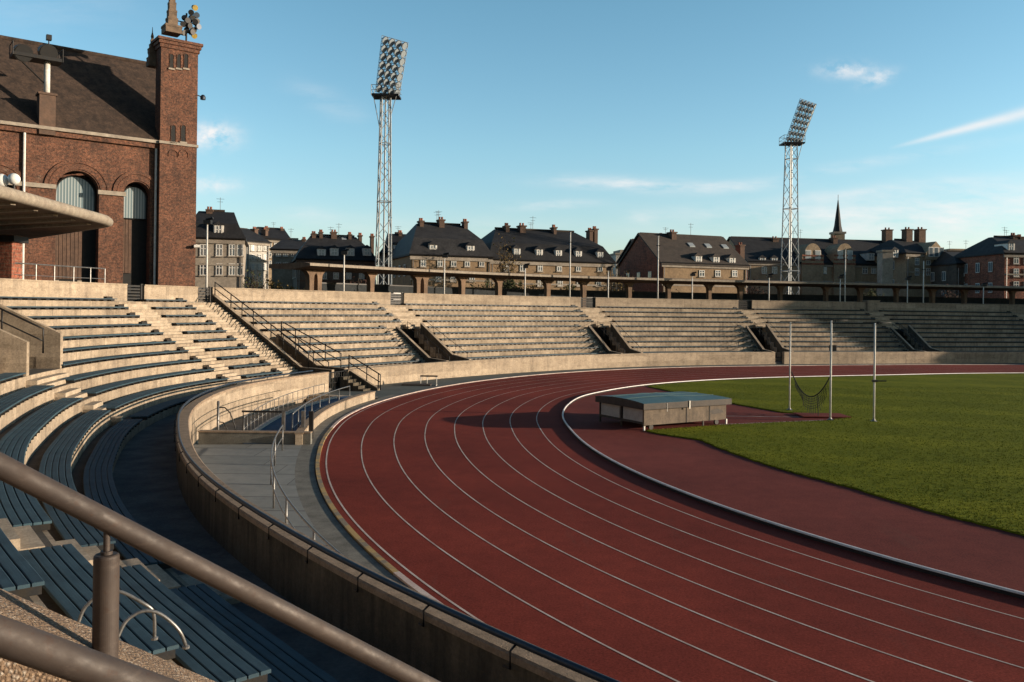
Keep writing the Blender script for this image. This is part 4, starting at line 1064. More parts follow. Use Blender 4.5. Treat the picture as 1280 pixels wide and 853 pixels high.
# ------------------------------------------------------------------ floodlight masts
def mast(xb, yb, d, xw0, xw1, ytop, yplat, ncol, nrow, label, head):
    c = Vector(unproj(xb, yb, d=d)); base = Vector((c.x, c.y, -2.3))
    zt = unproj(xb, yplat, d=d)[2]
    t = thing('floodlight_mast', label, 'floodlight', tuple(base), 'lattice floodlight masts')
    def hw(z): return xw0 / 2 + (xw1 - xw0) / 2 * min(1, max(0, (z - 5.4) / (zt - 5.4)))
    g = MB(); levels = []
    z = -2.3; 
    while z < zt - .5: levels.append(z); z += max(1.2, hw(z) * 2.3)
    levels.append(zt)
    ca, sa = math.cos(.35), math.sin(.35)
    def cor(k, z):
        w = hw(z); sx, sy = ((-1, -1), (1, -1), (1, 1), (-1, 1))[k]
        return (base.x + (sx * ca - sy * sa) * w * .9, base.y + (sx * sa + sy * ca) * w * .9, z)
    for k in range(4):
        g.tube([cor(k, -2.3), cor(k, zt)], .085, 6)
    g.build('legs', M['mast'], t)
    g = MB()
    for i, (a, b) in enumerate(zip(levels, levels[1:])):
        for k in range(4):
            j = (k + 1) % 4
            g.bar(cor(k, a), cor(j, b), .04, 5) if i % 2 else g.bar(cor(j, a), cor(k, b), .04, 5)
            if i % 4 == 0: g.bar(cor(k, b), cor(j, b), .06, 5)
    g.build('bracing', M['mast'], t)
    g = MB(); g.tube([(base.x, base.y, -2), (base.x, base.y, zt)], .09, 6); g.build('ladder', M['mast'], t)
    # platform
    hx0, hx1 = [unproj(x, yplat, d=d)[0] for x in head[0]]
    g = MB(); g.box(hx0, hx1, c.y - 1.1, c.y + 1.1, zt, zt + .2); g.build('platform', M['iron'], t)
    g = MB(); zz = zt + 1.15
    for (a, b) in (((hx0, c.y - 1.1), (hx1, c.y - 1.1)), ((hx0, c.y + 1.1), (hx1, c.y + 1.1)), ((hx0, c.y - 1.1), (hx0, c.y + 1.1)), ((hx1, c.y - 1.1), (hx1, c.y + 1.1))):
        g.bar((a[0], a[1], zz), (b[0], b[1], zz), .035); g.bar((a[0], a[1], zt + .6), (b[0], b[1], zt + .6), .025); g.bar((a[0], a[1], zt), (a[0], a[1], zz), .035)
    g.build('guard_rail', M['mast'], t)
    g = MB()
    zl = unproj(xb, yplat + 40, d=d)[2]
    g.bar((hx0 + .2, c.y - .8, zt), (base.x - hw(zl), base.y, zl), .045); g.bar((hx1 - .3, c.y - .8, zt), (base.x + hw(zl), base.y, zl + 1.5), .045)
    g.build('stay', M['mast'], t)
    # leaning frame of lamps: bottom and top edges taken from the outline
    b0, b1 = [Vector(unproj(x, y, d=d)) for x, y in head[1]]; t0, t1 = [Vector(unproj(x, y, d=d)) for x, y in head[2]]
    lean = Vector((0, -1.6, 0))          # the frame tips forward over the field
    def gridp(u, v):
        p = b0.lerp(b1, u).lerp(t0.lerp(t1, u), v) + lean * v; p.y += .9 * (u - .5); return p
    g = MB()
    for i in range(ncol + 1): g.bar(tuple(gridp(i / ncol, 0)), tuple(gridp(i / ncol, 1)), .03, 5)
    for j in range(nrow + 1): g.bar(tuple(gridp(0, j / nrow)), tuple(gridp(1, j / nrow)), .035, 5)
    bk0 = gridp(.5, .95); g.bar((bk0.x - .6, bk0.y + .2, bk0.z), (base.x - .5, base.y + 1.0, zt), .06, 5); g.bar((bk0.x + .4, bk0.y + .2, bk0.z), (base.x + .5, base.y + 1.0, zt), .06, 5)
    g.build('lamp_frame', M['mast'], t)
    ax = Vector((.78, -.42, -.46)).normalized(); u_ = ax.cross(Vector((0, 0, 1))).normalized(); v_ = u_.cross(ax)
    for i in range(ncol):
        for j in range(nrow):
            p = gridp((i + .5) / ncol, (j + .45) / nrow) + Vector((.02, -.22, 0)); r = head[3] * 1.02
            g = MB(); prof = [(.35 * r, -.75 * r), (.55 * r, -.6 * r), (.9 * r, -.1 * r), (1.0 * r, .25 * r)]
            n = 10; bs = len(g.v)
            for rr, zz2 in prof:
                for k in range(n):
                    a = 2 * PI * k / n; q = p + ax * zz2 + u_ * rr * math.cos(a) + v_ * rr * math.sin(a); g.v.append(tuple(q))
            for m_ in range(3):
                for k in range(n):
                    kk = (k + 1) % n; g.f.append([bs + m_ * n + k, bs + m_ * n + kk, bs + (m_ + 1) * n + kk, bs + (m_ + 1) * n + k]); g.uv += [(0, 0)] * 4
            g.f.append([bs + k for k in range(n)]); g.uv += [(0, 0)] * n
            lo = g.build('lamp', M['lampbody'], t)
            g2 = MB(); g2.face([tuple(p + ax * .2 * r + u_ * .9 * r * math.cos(2 * PI * k / n) + v_ * .9 * r * math.sin(2 * PI * k / n)) for k in range(n)]); g2.build('lens', M['lens'], lo)
mast(479, 355, 95, 2.0, 1.05, 50, 122, 4, 7, 'taller looking lattice floodlight mast on the left beside the mansard roofs', ((466, 500), ((470, 116), (498, 121)), ((481, 52), (512, 58)), .44))
mast(987, 345, 120, 2.35, 1.25, 128, 181, 5, 7, 'lattice floodlight mast on the right, left of the church spire', ((977, 1003), ((980, 178), (1003, 180)), ((994, 128), (1017, 133)), .38))

# ------------------------------------------------------------------ brick hall with the tower
DL = 70.0
A0 = Vector((-42.9, DL, 0)); fa = Vector((.786, .619, 0)); fn_ = Vector((.619, -.786, 0))
def fpt(a, b, z): return tuple(A0 + fa * a + fn_ * b + Vector((0, 0, z)))
def fac(x, y, b=0.0):
    """facade coordinates (a, z) of a point seen at a pixel on the plane b in front of the facade"""
    o = A0 + fn_ * b
    d = unproj(x, y, d=1.0); u = d[0]
    a = (u * o.y - o.x) / (fa.x - u * fa.y)
    Y = o.y + fa.y * a
    return a, unproj(x, y, d=Y)[2]
hall = thing('brick_hall', 'large dark red brick hall with arched windows and square tower', 'building', fpt(6, 0, -2))
aT0 = fac(197, 200)[0]; aT1 = fac(245.5, 200, .6)[0]
zc0 = fac(100, 167)[1]
arches = []   # (centre a, half width, spring z, base z)
for (xl, xr, ytop, yspr) in ((-28, 19, 200, 236), (70, 124, 207, 238), (155, 188, 216, 243)):
    a0 = fac(xl, yspr)[0]; a1 = fac(xr, yspr)[0]; zs = fac((xl + xr) / 2, yspr)[1]
    arches.append(((a0 + a1) / 2, (a1 - a0) / 2, zs, 3.2))
def arcpts(c, w, zs, n=14, h=None):
    return [(c + w * math.cos(PI * k / n), zs + w * math.sin(PI * k / n)) for k in range(n + 1)]
aL = -16.0
g = MB()
bnd = [aL] + [(arches[k][0] + arches[k + 1][0]) / 2 for k in range(2)] + [aT0 + .05]
for k, (c, w, zs, zb) in enumerate(arches):
    l, r = bnd[k], bnd[k + 1]
    arc = arcpts(c, w, zs)
    # right and left halves so that every polygon stays simple
    right = [(r, -2.3), (r, zc0), (c, zc0)] + arc[7::-1][0:0] 
    top = (c, zs + w)
    R_ = [(c + w, -2.3), (r, -2.3), (r, zc0), (c, zc0)] + [arc[i] for i in range(7, -1, -1)]
    L_ = [(l, -2.3), (c - w, -2.3)] + [arc[i] for i in range(14, 6, -1)] + [(c, zc0), (l, zc0)]
    for P in (R_, L_): g.face([fpt(a, 0, z) for a, z in P])
    prof = [(c + w, -2.3)] + arc + [(c - w, -2.3)]
    for p, q in zip(prof, prof[1:]): g.face([fpt(p[0], 0, p[1]), fpt(q[0], 0, q[1]), fpt(q[0], -1.1, q[1]), fpt(p[0], -1.1, p[1])])
g.face([fpt(aL, 0, -2.3), fpt(aL, 0, zc0), fpt(aL, -16, zc0), fpt(aL, -16, -2.3)])
g.face([fpt(aT1, 0, -2.3), fpt(aT1, 0, zc0), fpt(aT1, -16, zc0), fpt(aT1, -16, -2.3)])
g.face([fpt(aL, -16, -2.3), fpt(aL, -16, zc0), fpt(aT1, -16, zc0), fpt(aT1, -16, -2.3)])
g.build('facade_wall', M['brick'], hall, recalc=False)
# moulded arch rings, windows and timber panels
for k, (c, w, zs, zb) in enumerate(arches):
    for (w0, w1, pr_) in ((w + .12, w + .62, .07), (w + .66, w + .95, .12)):
        g = MB(); n = 20
        for i in range(n):
            a, b = PI * i / n, PI * (i + 1) / n
            q = [(c + w0 * math.cos(a), zs + w0 * math.sin(a)), (c + w1 * math.cos(a), zs + w1 * math.sin(a)), (c + w1 * math.cos(b), zs + w1 * math.sin(b)), (c + w0 * math.cos(b), zs + w0 * math.sin(b))]
            g.hexa([fpt(x, -.05, z) for x, z in q], [fpt(x, pr_, z) for x, z in q])
        g.build('arch_moulding', M['brick'], hall)
    wf = w * .94
    g = MB(); arc = arcpts(c, wf, zs - .25); g.face([fpt(a, -1.02, z) for a, z in arc + [(c - wf, zs - 2.2), (c + wf, zs - 2.2)]]); win = g.build('arched_window', M['curtain'], hall)
    g = MB()
    pa_ = [fpt(a, -.98, z) for a, z in [(c + wf, zs - 2.2)] + arc + [(c - wf, zs - 2.2), (c + wf, zs - 2.2)]]; g.tube(pa_, .09, 6); g.build('frame', M['iron'], win)
    g = MB(); g.face([fpt(c - w, -1.08, -2.3), fpt(c + w, -1.08, -2.3), fpt(c + w, -1.08, zs + .3), fpt(c - w, -1.08, zs + .3)]); g.build('recess', M['dark'], hall)
    g = MB()
    wp0, wp1 = (c - wf, c + wf * .35) if k == 1 else ((c - wf, c - wf * .2) if k == 2 else (c - wf, c + wf))
    na = int((wp1 - wp0) / .28)
    for i in range(na): g.box(wp0 + (wp1 - wp0) * i / na + .02, wp0 + (wp1 - wp0) * (i + 1) / na - .02, -1.04, -.9, zs - (7.8 if k == 1 else 7.2), zs - 2.3, lambda a, b, z: fpt(a, b, z))
    g.build('timber_panel', M['panelwood'], hall)
    if k < 2:
        g = MB(); g.box(wp0, wp0 + .35, -1.0, -.8, 4, zs - 7.9, fpt); g.box(wp1 - .35, wp1, -1.0, -.8, 4, zs - 7.9, fpt); g.build('door_jamb', M['stone'], hall)
        g = MB(); g.box(wp0 + .4, wp1 - .4, -1.03, -.95, 4, zs - 8.1, fpt); g.build('door_glass', M['pane'], hall)
# string courses
for xa, xb, y in ((-30, 70, 233), (122, 157, 242.5)):
    a0, z0 = fac(xa, y); a1, z1 = fac(xb, y)
    g = MB(); g.box(a0, a1, -.02, .22, z1 - .25, z1 + .12, fpt); g.build('string_course', M['stone'], hall)
# eaves, gutter, roof
g = MB(); g.box(aL, aT0, 0.002, .35, zc0 - .55, zc0 - .12, fpt); g.build('cornice', M['brick'], hall)
g = MB(); g.box(aL, aT0, .05, .62, zc0 - .118, zc0 + .16, fpt); g.build('gutter', M['stone'], hall)
zr = fac(100, 64, -8)[1]
g = MB(); g.face([fpt(aL, .5, zc0 + .15), fpt(aT0 + 2.6, .5, zc0 + .15), fpt(aT0 + 2.6, -8.4, zr), fpt(aL, -8.4, zr)]); g.face([fpt(aL, -16.5, zc0), fpt(aT0 + 2.6, -16.5, zc0), fpt(aT0 + 2.6, -8.4, zr), fpt(aL, -8.4, zr)])
g.face([fpt(aT0 + 2.6, .5, zc0 + .15), fpt(aT0 + 2.6, -16.5, zc0), fpt(aT0 + 2.6, -8.4, zr)])
roof = g.build('roof', M['tiles'], hall)
g = MB(); g.tube([fpt(aL + (aT0 + 2.6 - aL) * i / 10, -8.4, zr + .05) for i in range(11)], .22, 8); g.build('ridge_tiles', M['tiles'], roof)
for x in (29, 193.5):
    a, z = fac(x, 260); zt_ = fac(x, 165 if x < 100 else 186)[1]
    g = MB(); g.tube([fpt(a, .2, 3), fpt(a, .2, zt_)], .11, 8); g.build('downpipe', M['white'], hall)
# tower
tb = .7
def tpt(a, b, z): return fpt(a, b + tb, z)
ztop = fac(220, 50, tb)[1]; W_ = aT1 - aT0
g = MB(); g.box(aT0, aT1, -W_ * .5, 0, -2.3, ztop - .9, tpt); tower = g.build('tower', M['brick'], hall)
g = MB()
for q, (z0, z1) in enumerate(((ztop - .9, ztop - .55), (ztop - .548, ztop - .25), (ztop - .248, ztop))):
    e = .12 + .12 * q; g.box(aT0 - e, aT1 + e, -W_ * .5 - e, e, z0, z1, tpt)
g.build('tower_cornice', M['brick'], tower)
def tw_window(xl, xr, yt, yb, blind=False):
    a0, z1 = fac(xl, yt, tb); a1, z0 = fac(xr, yb, tb); c = (a0 + a1) / 2; w = (a1 - a0) / 2; zs = z1 - w
    arc = arcpts(c, w, zs, 10); pts = [(c + w, z0)] + arc + [(c - w, z0)]
    if not blind:
        g = MB(); g.face([tpt(a, .02, z) for a, z in pts]); o = g.build('slit_window', M['dark'], tower)
        g = MB(); g.box(c - w - .1, c + w + .1, .0, .14, z0 - .16, z0, tpt); g.build('sill', M['stone'], o)
    g = MB(); n = len(pts)
    g.tube([tpt(a, .03, z) for a, z in pts], .035, 6); g.build('window_moulding', M['brick'], tower)
for xl, xr in ((212, 217), (221, 226), (230, 235)): tw_window(xl, xr, 67, 86)
for xl, xr in ((213.5, 219.5), (226, 232)): tw_window(xl, xr, 156, 178)
for xl, xr in ((210.5, 222), (223.5, 235)): tw_window(xl, xr, 187, 197, True)
zb_ = fac(220, 180, tb)[1]
g = MB(); g.box(aT0 - .1, aT1 + .1, -.5, .14, zb_ - .12, zb_ + .12, tpt); g.build('string_course', M['stone'], tower)
def pinnacle(xc, yb, yt, wpx, b, name, F_=(1, .6, .5, .42, .34, .27)):
    a, z0 = fac(xc, yb, tb + b); z1 = fac(xc, yt, tb + b)[1]; w = (fac(xc + wpx / 2, yb, tb + b)[0] - a)
    g = MB(); n = 6; h = z1 - z0
    for i in range(n):
        f = F_[i]; zz0 = z0 + h * i / n
        g.box(a - w * f, a + w * f, b - w * f, b + w * f, zz0, zz0 + h / n * .72, tpt)
        f *= .86; g.box(a - w * f * 1.22, a + w * f * 1.22, b - w * f * 1.22, b + w * f * 1.22, zz0 + h / n * .722, zz0 + h / n * .998, tpt)
    g.lathe(tpt(a, b, z1), [(w * .2, 0), (w * .32, .3), (w * .1, .7), (0.02, 1.2)], 8)
    g.build(name, M['brownstone'], tower)
pinnacle(214.5, 43, -16, 20, -W_ * .28, 'spire')
pinnacle(190, 84, 50, 13, -W_ * .62, 'corner_pinnacle', (.9, .85, .62, .72, .5, .3))
# lamps clustered on the tower top
lc = thing('floodlight_cluster', 'cluster of small floodlights with yellow shades on the tower top', 'floodlight', tpt(*[fac(236, 48, tb)[0], -1.0, ztop]))
g = MB(); ac, zc_ = fac(237, 46, tb); g.tube([tpt(ac, -1.0, ztop), tpt(ac, -1.0, ztop + 3.0)], .09); g.tube([tpt(ac - .9, -1.0, ztop + 1.2), tpt(ac + .9, -1.0, ztop + 1.2)], .06); g.tube([tpt(ac - .8, -1, ztop + 2.1), tpt(ac + .9, -1, ztop + 2.2)], .06); g.build('stand', M['iron'], lc)
for (x, y, m) in ((235, 33, 'iron'), (240, 22, 'iron'), (246, 26, 'iron'), (239, 41, 'iron'), (233, 27, 'iron'), (247, 34, 'bluerail'), (231, 22, 'bluerail'), (228, 31, 'iron'), (234, 38, 'iron'), (242, 10.5, 'yellowlamp'), (237, 26, 'bluerail'), (246, 19, 'bluerail'), (243, 29, 'iron'), (242, 37, 'iron'), (238, 17, 'iron'), (230, 41, 'iron'), (243, 44, 'yellowlamp')):
    a, z = fac(x, y, tb - 1); c = Vector(tpt(a, -1.0 + random.uniform(-.2, .3), z)); g = MB()
    ax = Vector((random.uniform(.2, 1), -random.uniform(.4, 1), random.uniform(-.5, .2))).normalized(); r = .27
    g.tube([tuple(c - ax * r), tuple(c - ax * .2), tuple(c + ax * r * .8)], r * .62, 12, r2=r); g.build('lamp', M[m], lc)
t = thing('wall_lamp', 'small blue lamp on a short arm sticking out of the tower side', 'lamp', tpt(aT1, -.3, fac(246, 118, tb)[1]))
a, z = fac(246, 118, tb); g = MB(); g.tube([tpt(aT1 - .05, -.3, z), tpt(aT1 + .55, -.3, z - .1)], .05); g.build('arm', M['iron'], t); g = MB(); g.lathe(tpt(aT1 + .6, -.3, z - .35), [(.24, 0), (.26, .25), (.12, .45)], 12); g.build('shade', M['bluerail'], t)
t = thing('security_camera', 'small white camera low on the tower edge beside the pale house', 'camera', tpt(aT1, -.1, fac(243, 310, tb)[1]))
a, z = fac(244, 310, tb); g = MB(); g.box(aT1 - .1, aT1 + .1, .0, .3, z, z + .3, tpt); g.build('bracket', M['white'], t); g = MB(); g.tube([tpt(aT1 - .3, .45, z + .1), tpt(aT1 + .2, .5, z + .15)], .14); g.build('housing', M['white'], t)
# floodlight platform on the roof
def rfp(x, y): # point on the roof slope
    b = -1.5
    for _ in range(30):
        a, z = fac(x, y, b); zz = zc0 + .15 + (.5 - b) / 8.9 * (zr - zc0 - .15); b += (z - zz) * -.35
    return a, b, z
a, b, z = rfp(58, 152)
rp = thing('roof_floodlights', 'pair of dark floodlights on a platform with white post on brick roof', 'floodlight', fpt(a, b, z))
zt_ = fac(58, 120, b)[1]; zp = fac(58, 78, b)[1]
g = MB(); g.box(a - .62, a + .62, b - .8, b + .5, z - 1.2, zt_, fpt); g.box(a - .72, a + .72, b - .9, b + .6, zt_, zt_ + .18, fpt); g.build('pedestal', M['chim'], rp)
g = MB(); g.tube([fpt(a, b, zt_), fpt(a, b, zp)], .24, 12); g.build('post', M['white'], rp, smooth=True)
a0 = fac(14, 75, b)[0]; a1 = fac(76, 80, b)[0]
g = MB(); g.box(a0, a1, b - .9, b + .9, zp, zp + .28, fpt)
for q in (a0, a1): g.tube([fpt(q, b + .9, zp), fpt(q, b + .9, zp + 1.1)], .04); g.tube([fpt(q, b - .9, zp), fpt(q, b - .9, zp + 1.1)], .04)
g.tube([fpt(a0, b + .9, zp + 1.1), fpt(a0, b - .9, zp + 1.1)], .04); g.tube([fpt(a1, b + .9, zp + 1.1), fpt(a1, b - .9, zp + 1.1)], .04)
g.bar(fpt(a - 2.2, b, zp), fpt(a, b, zp - 2), .07); g.build('platform', M['iron'], rp)
for x in (27, 58):
    q, zz = fac(x, 66, b); g = MB(); c = Vector(fpt(q, b + .1, zz)); ax = Vector((.62, -.72, -.30)).normalized()
    g.tube([tuple(c - ax * .9), tuple(c - ax * .5), tuple(c + ax * .75)], .5, 14, r2=.74); lo = g.build('lamp', M['iron'], rp); g = MB(); g.tube([tuple(c + ax * .74), tuple(c + ax * .8)], .66, 14); g.build('lens', M['dark'], lo)
    g = MB(); g.tube([fpt(q, b, zp + .2), fpt(q, b, zz)], .12); g.build('yoke', M['iron'], rp)
q, zz = fac(61, 55, b); g = MB(); g.tube([fpt(q, b, zp), fpt(q, b, zz + .6)], .05); g.box(q - .2, q + .2, b - .2, b + .2, zz + .3, zz + .75, fpt); g.build('sensor', M['iron'], rp)

# ------------------------------------------------------------------ near canopy at the left
cz = 9.55
cnl = thing('entrance_canopy', 'flat canopy with rounded pale edge over the left terrace entrance', 'canopy', (-25, 42, 5.4))
corner = (-21.5, 45.0)
outline = [(-19.2, 20.0), (-20.0, 32.0), (-21.2, 43.6), (-21.6, 44.8), (-22.4, 45.7), (-36.0, 59.0), (-52.0, 59.0), (-46.0, 20.0)]
g = MB(); g.face([(x, y, cz + .25) for x, y in outline]); g.face([(x, y, cz - .18) for x, y in outline][::-1])
for p, q in zip(outline, outline[1:] + outline[:1]): g.face([(p[0], p[1], cz - .18), (q[0], q[1], cz - .18), (q[0], q[1], cz + .25), (p[0], p[1], cz + .25)])
g.build('roof_slab', M['canopy'], cnl)
g = MB(); g.tube([(x, y, cz + .05) for x, y in outline[:6]], .26, 14); g.build('rounded_edge', M['canopyrim'], cnl, smooth=True)
g = MB()
for k in range(1, 9):
    f = k / 9; p = Vector((-19.6, 26, 0)).lerp(Vector((-22.2, 45.2, 0)), f); q = Vector((-46, 30, 0)).lerp(Vector((-50, 59, 0)), f)
    d = (q - p).normalized(); n = Vector((-d.y, d.x, 0)) * .12; p = p - d * .25
    g.hexa([tuple(p + n + Vector((0, 0, cz - .28))), tuple(p - n + Vector((0, 0, cz - .28))), tuple(q - n + Vector((0, 0, cz - .62))), tuple(q + n + Vector((0, 0, cz - .62)))][::-1], [tuple(p + n + Vector((0, 0, cz - .19))), tuple(p - n + Vector((0, 0, cz - .19))), tuple(q - n + Vector((0, 0, cz - .19))), tuple(q + n + Vector((0, 0, cz - .19)))][::-1])
g.build('beam', M['canopyrim'], cnl)
pc = unproj(6, 340, d=47)
g = MB(); g.box(pc[0] - 2.2, pc[0] + .62, 46.6, 47.6, 5.4, cz - .55); g.build('pier', M['brick2'], cnl)
g = MB(); g.box(pc[0] - 2.4, pc[0] + .85, 46.4, 47.8, cz - .95, cz - .6); g.build('pier_cap', M['iron'], cnl)
for x, y, r in ((17.5, 224, 7.2), (1.5, 226, 8.5)):
    c = unproj(x, y, d=37.5)
    t = thing('globe_lamp', 'white globe lamp %s' % ('right of a pair above the rounded canopy edge' if x > 10 else 'left of a pair, cut by the frame edge, above the canopy'), 'lamp', (c[0], c[1], cz), 'white globe lamps above the canopy')
    rad = r * 37.5 / 1050
    g = MB(); g.lathe((c[0], c[1], c[2]), [(rad * math.sin(PI * k / 12) + .001, -rad * math.cos(PI * k / 12)) for k in range(13)], 20); g.build('globe', M['globe'], t, smooth=True)
    g = MB(); g.tube([(c[0], c[1], cz + .2), (c[0], c[1], c[2] - rad)], .05); g.build('stem', M['iron'], t)
# railing behind the parapet
p = [Vector(unproj(x, y, d=d)) for x, y, d in ((16, 340, 46.8), (45, 342, 48.4), (68, 344, 49.8), (92, 345.5, 51.2), (113, 347, 52.4), (131, 348, 53.6))]
zb = 5.9
t = thing('terrace_railing', 'pale steel railing on the upper deck in front of the hall doors', 'railing', tuple(p[0]))
for zz, nm, r in ((7.45, 'top_rail', .04), (6.8, 'middle_rail', .025)):
    g = MB(); g.tube([(q.x, q.y, zz) for q in p], r, 6); g.build(nm, M['galv'], t)
for q in p:
    g = MB(); g.tube([(q.x, q.y, 5.4), (q.x, q.y, 7.47)], .035, 6); g.build('post', M['galv'], t)

# ------------------------------------------------------------------ houses of the town
def house(name, label, x0, x1, ye, yr, d, rot, depth, wallm, roofm, kind='mansard', sidem=None, wins=(), dorm=(), chim=(), sky=(), band=True, inset=None, cat='house', side=True):
    C0 = Vector(unproj(x0, ye, d=d)); r = R(rot); al = Vector((math.cos(r), math.sin(r), 0)); inn = Vector((-math.sin(r), math.cos(r), 0))
    C0.z = 0
    def hp(a, b, z): return tuple(C0 + al * a + inn * b + Vector((0, 0, z)))
    def pix(x, y, b=0.0):
        o = C0 + inn * b; u = unproj(x, y, d=1.0)[0]; a = (u * o.y - o.x) / (al.x - u * al.y); return a, unproj(x, y, d=o.y + al.y * a)[2]
    W = pix(x1, ye)[0]; ze = pix((x0 + x1) / 2, ye)[1]; zr = pix((x0 + x1) / 2, yr, depth / 2)[1]
    t = thing(name, label, cat, hp(W / 2, depth / 2, -2.3))
    g = MB(); g.box(0, W, 0, depth, -2.3, ze, hp)
    g.build('wall', M[wallm], t)
    if kind == 'gable':
        for a, th in ((0, -.06), (W, .06)):
            g = MB(); g.prism([(0, -2.3), (depth, -2.3), (depth, ze), (depth / 2, zr - .15), (0, ze)], a + th, a - th * 3, lambda b, a_, z: hp(a_, b, z)); g.build('gable_wall', M[sidem or wallm], t)
    g = MB(); e = .35
    if kind == 'gable':
        sl = (zr - ze) / (depth / 2); z0 = ze - e * sl
        for s_ in (0, 1):
            b0, b1 = (-e, depth / 2) if s_ == 0 else (depth + e, depth / 2)
            g.hexa([hp(-e, b0, z0), hp(W + e, b0, z0), hp(W + e, b1, zr), hp(-e, b1, zr)], [hp(-e, b0, z0 + .25), hp(W + e, b0, z0 + .25), hp(W + e, b1, zr + .25), hp(-e, b1, zr + .25)])
    elif kind == 'flat':
        g.box(-.2, W + .2, -.2, depth + .2, ze, ze + .35, hp); g.box(W * .25, W * .6, depth * .3, depth * .7, ze + .35, zr, hp)
    else:
        i1 = inset or depth * .16; zm = ze + (zr - ze) * .52
        L = [(-e, ze - .02), (-e, ze + .2), (i1, zm), (depth / 2 - .4, zr)]
        if kind == 'hip': L = [(-e, ze - .02), (-e, ze + .2), (depth / 2 - .4, zr)]
        def rect(i, z): 
            ia = min(i, W / 2 - .3) * (1 if i < 0 else .42)
            return [hp(ia, i, z), hp(W - ia, i, z), hp(W - ia, depth - i, z), hp(ia, depth - i, z)]
        for (ia, za), (ib, zb) in zip(L, L[1:]):
            A, B = rect(ia, za), rect(ib, zb)
            for k in range(4): g.face([A[k], A[(k + 1) % 4], B[(k + 1) % 4], B[k]])
        g.face(rect(*L[-1])); g.face(rect(*L[0])[::-1])
    rf = g.build('roof', M[roofm], t)
    if band and kind != 'flat':
        g = MB(); g.box(-.2, W + .2, -.22, .0 - .002, ze - .55, ze - .1, hp); g.build('cornice', M['stone' if wallm != 'darkstone' else 'chim'], t)
    def window(a, z, w, h, b, par, m='pane'):
        g = MB(); f = .085
        for (p, q, s, u) in ((a - w / 2, a - w / 2 + f, z - h / 2, z + h / 2), (a + w / 2 - f, a + w / 2, z - h / 2, z + h / 2), (a - w / 2 + f, a + w / 2 - f, z + h / 2 - f, z + h / 2), (a - w / 2 + f, a + w / 2 - f, z - h / 2, z - h / 2 + f), (a - .05, a + .05, z - h / 2 + f, z + h / 2 - f), (a - w / 2 + f, a - .05, z + h * .1, z + h * .1 + .09), (a + .05, a + w / 2 - f, z + h * .1, z + h * .1 + .09)):
            g.box(p, q, b - .10, b - .02, s, u, hp)
        o = g.build('window', M['white'], par)
        g = MB(); g.face([hp(a - w / 2, b - .03, z - h / 2), hp(a + w / 2, b - .03, z - h / 2), hp(a + w / 2, b - .03, z + h / 2), hp(a - w / 2, b - .03, z + h / 2)]); g.build('pane', M[m], o)
        g = MB(); g.box(a - w / 2 - .1, a + w / 2 + .1, b - .2, b - .001, z - h / 2 - .14, z - h / 2 - .01, hp); g.build('sill', M['stone'], o)
    k = d / 1050
    if kind != 'flat':
        for q in (.25, W - .25):
            g = MB(); g.tube([hp(q, -.12, -2), hp(q, -.12, ze - .6)], .07, 5); g.build('downpipe', M['galv'], t)
        g = MB(); g.tube([hp(-.3, -.42, ze + .12), hp(W + .3, -.42, ze + .12)], .09, 6); g.build('gutter', M['iron'], rf)
        zb_ = ze - 3.3; g = MB(); g.box(-.06, W + .06, -.1, -.002, zb_, zb_ + .22, hp); g.build('string_course', M['stone' if wallm != 'darkstone' else 'chim'], t)
        rg_ = (.02 if kind == 'gable' else (depth / 2 - .4) * .42)
        g = MB(); g.tube([hp(min(rg_, W / 2 - .4), depth / 2, zr + .18), hp(max(W - rg_, W / 2 + .4), depth / 2, zr + .18)], .16, 6); g.build('ridge', M['slate2'], rf)
        for _ in range(2 if W > 9 else 1):
            a_ = random.uniform(W * .3, W * .7); hh = random.uniform(1.2, 2.4)
            g = MB(); g.tube([hp(a_, depth / 2, zr), hp(a_, depth / 2, zr + hh)], .03, 4); g.tube([hp(a_ - .5, depth / 2, zr + hh * .9), hp(a_ + .5, depth / 2, zr + hh * .9)], .02, 4); g.tube([hp(a_ - .35, depth / 2, zr + hh * .7), hp(a_ + .35, depth / 2, zr + hh * .7)], .02, 4); g.build('aerial', M['iron'], rf)
        # side windows on the left wall
        def swin(b, z, w, h):
            g = MB(); g.box(-.17, -.07, b - w / 2, b + w / 2, z - h / 2, z + h / 2, hp); o = g.build('window', M['white'], t)
            g = MB()
            for s_ in (-1, 1): g.face([hp(-.175, b + s_ * w * .24 - w * .19, z - h * .43), hp(-.175, b + s_ * w * .24 + w * .19, z - h * .43), hp(-.175, b + s_ * w * .24 + w * .19, z + h * .43), hp(-.175, b + s_ * w * .24 - w * .19, z + h * .43)])
            g.build('pane', M['pane'], o)
        if side:
            for b in (depth * .25, depth * .5, depth * .75):
                for z in (ze - 1.9, ze - 5.2): swin(b, z, 1.0, 1.6)
    for x, y, w, h in wins:
        a, z = pix(x, y); window(a, z, w * k, h * k, 0, t, random.choice(('pane', 'panelight', 'pane')))
    for x, y, w, h in dorm:
        b0 = .35; a, z = pix(x, y, b0); w *= k; h *= k
        g = MB(); g.box(a - w / 2 - .22, a + w / 2 + .22, b0, b0 + 3.2, z - h / 2 - .2, z + h / 2 + .15, hp); dm = g.build('dormer', M[wallm if wallm in ('ochre', 'stone') else 'pale'] if w > 1 else M['white'], t)
        g = MB(); zt = z + h / 2 + .15; pk = zt + .55
        A = [hp(a - w / 2 - .35, b0 - .15, zt), hp(a + w / 2 + .35, b0 - .15, zt), hp(a + w / 2 + .35, b0 + 3.4, zt), hp(a - w / 2 - .35, b0 + 3.4, zt)]
        f0, f1 = hp(a, b0 + .2, pk), hp(a, b0 + 3.4, pk)
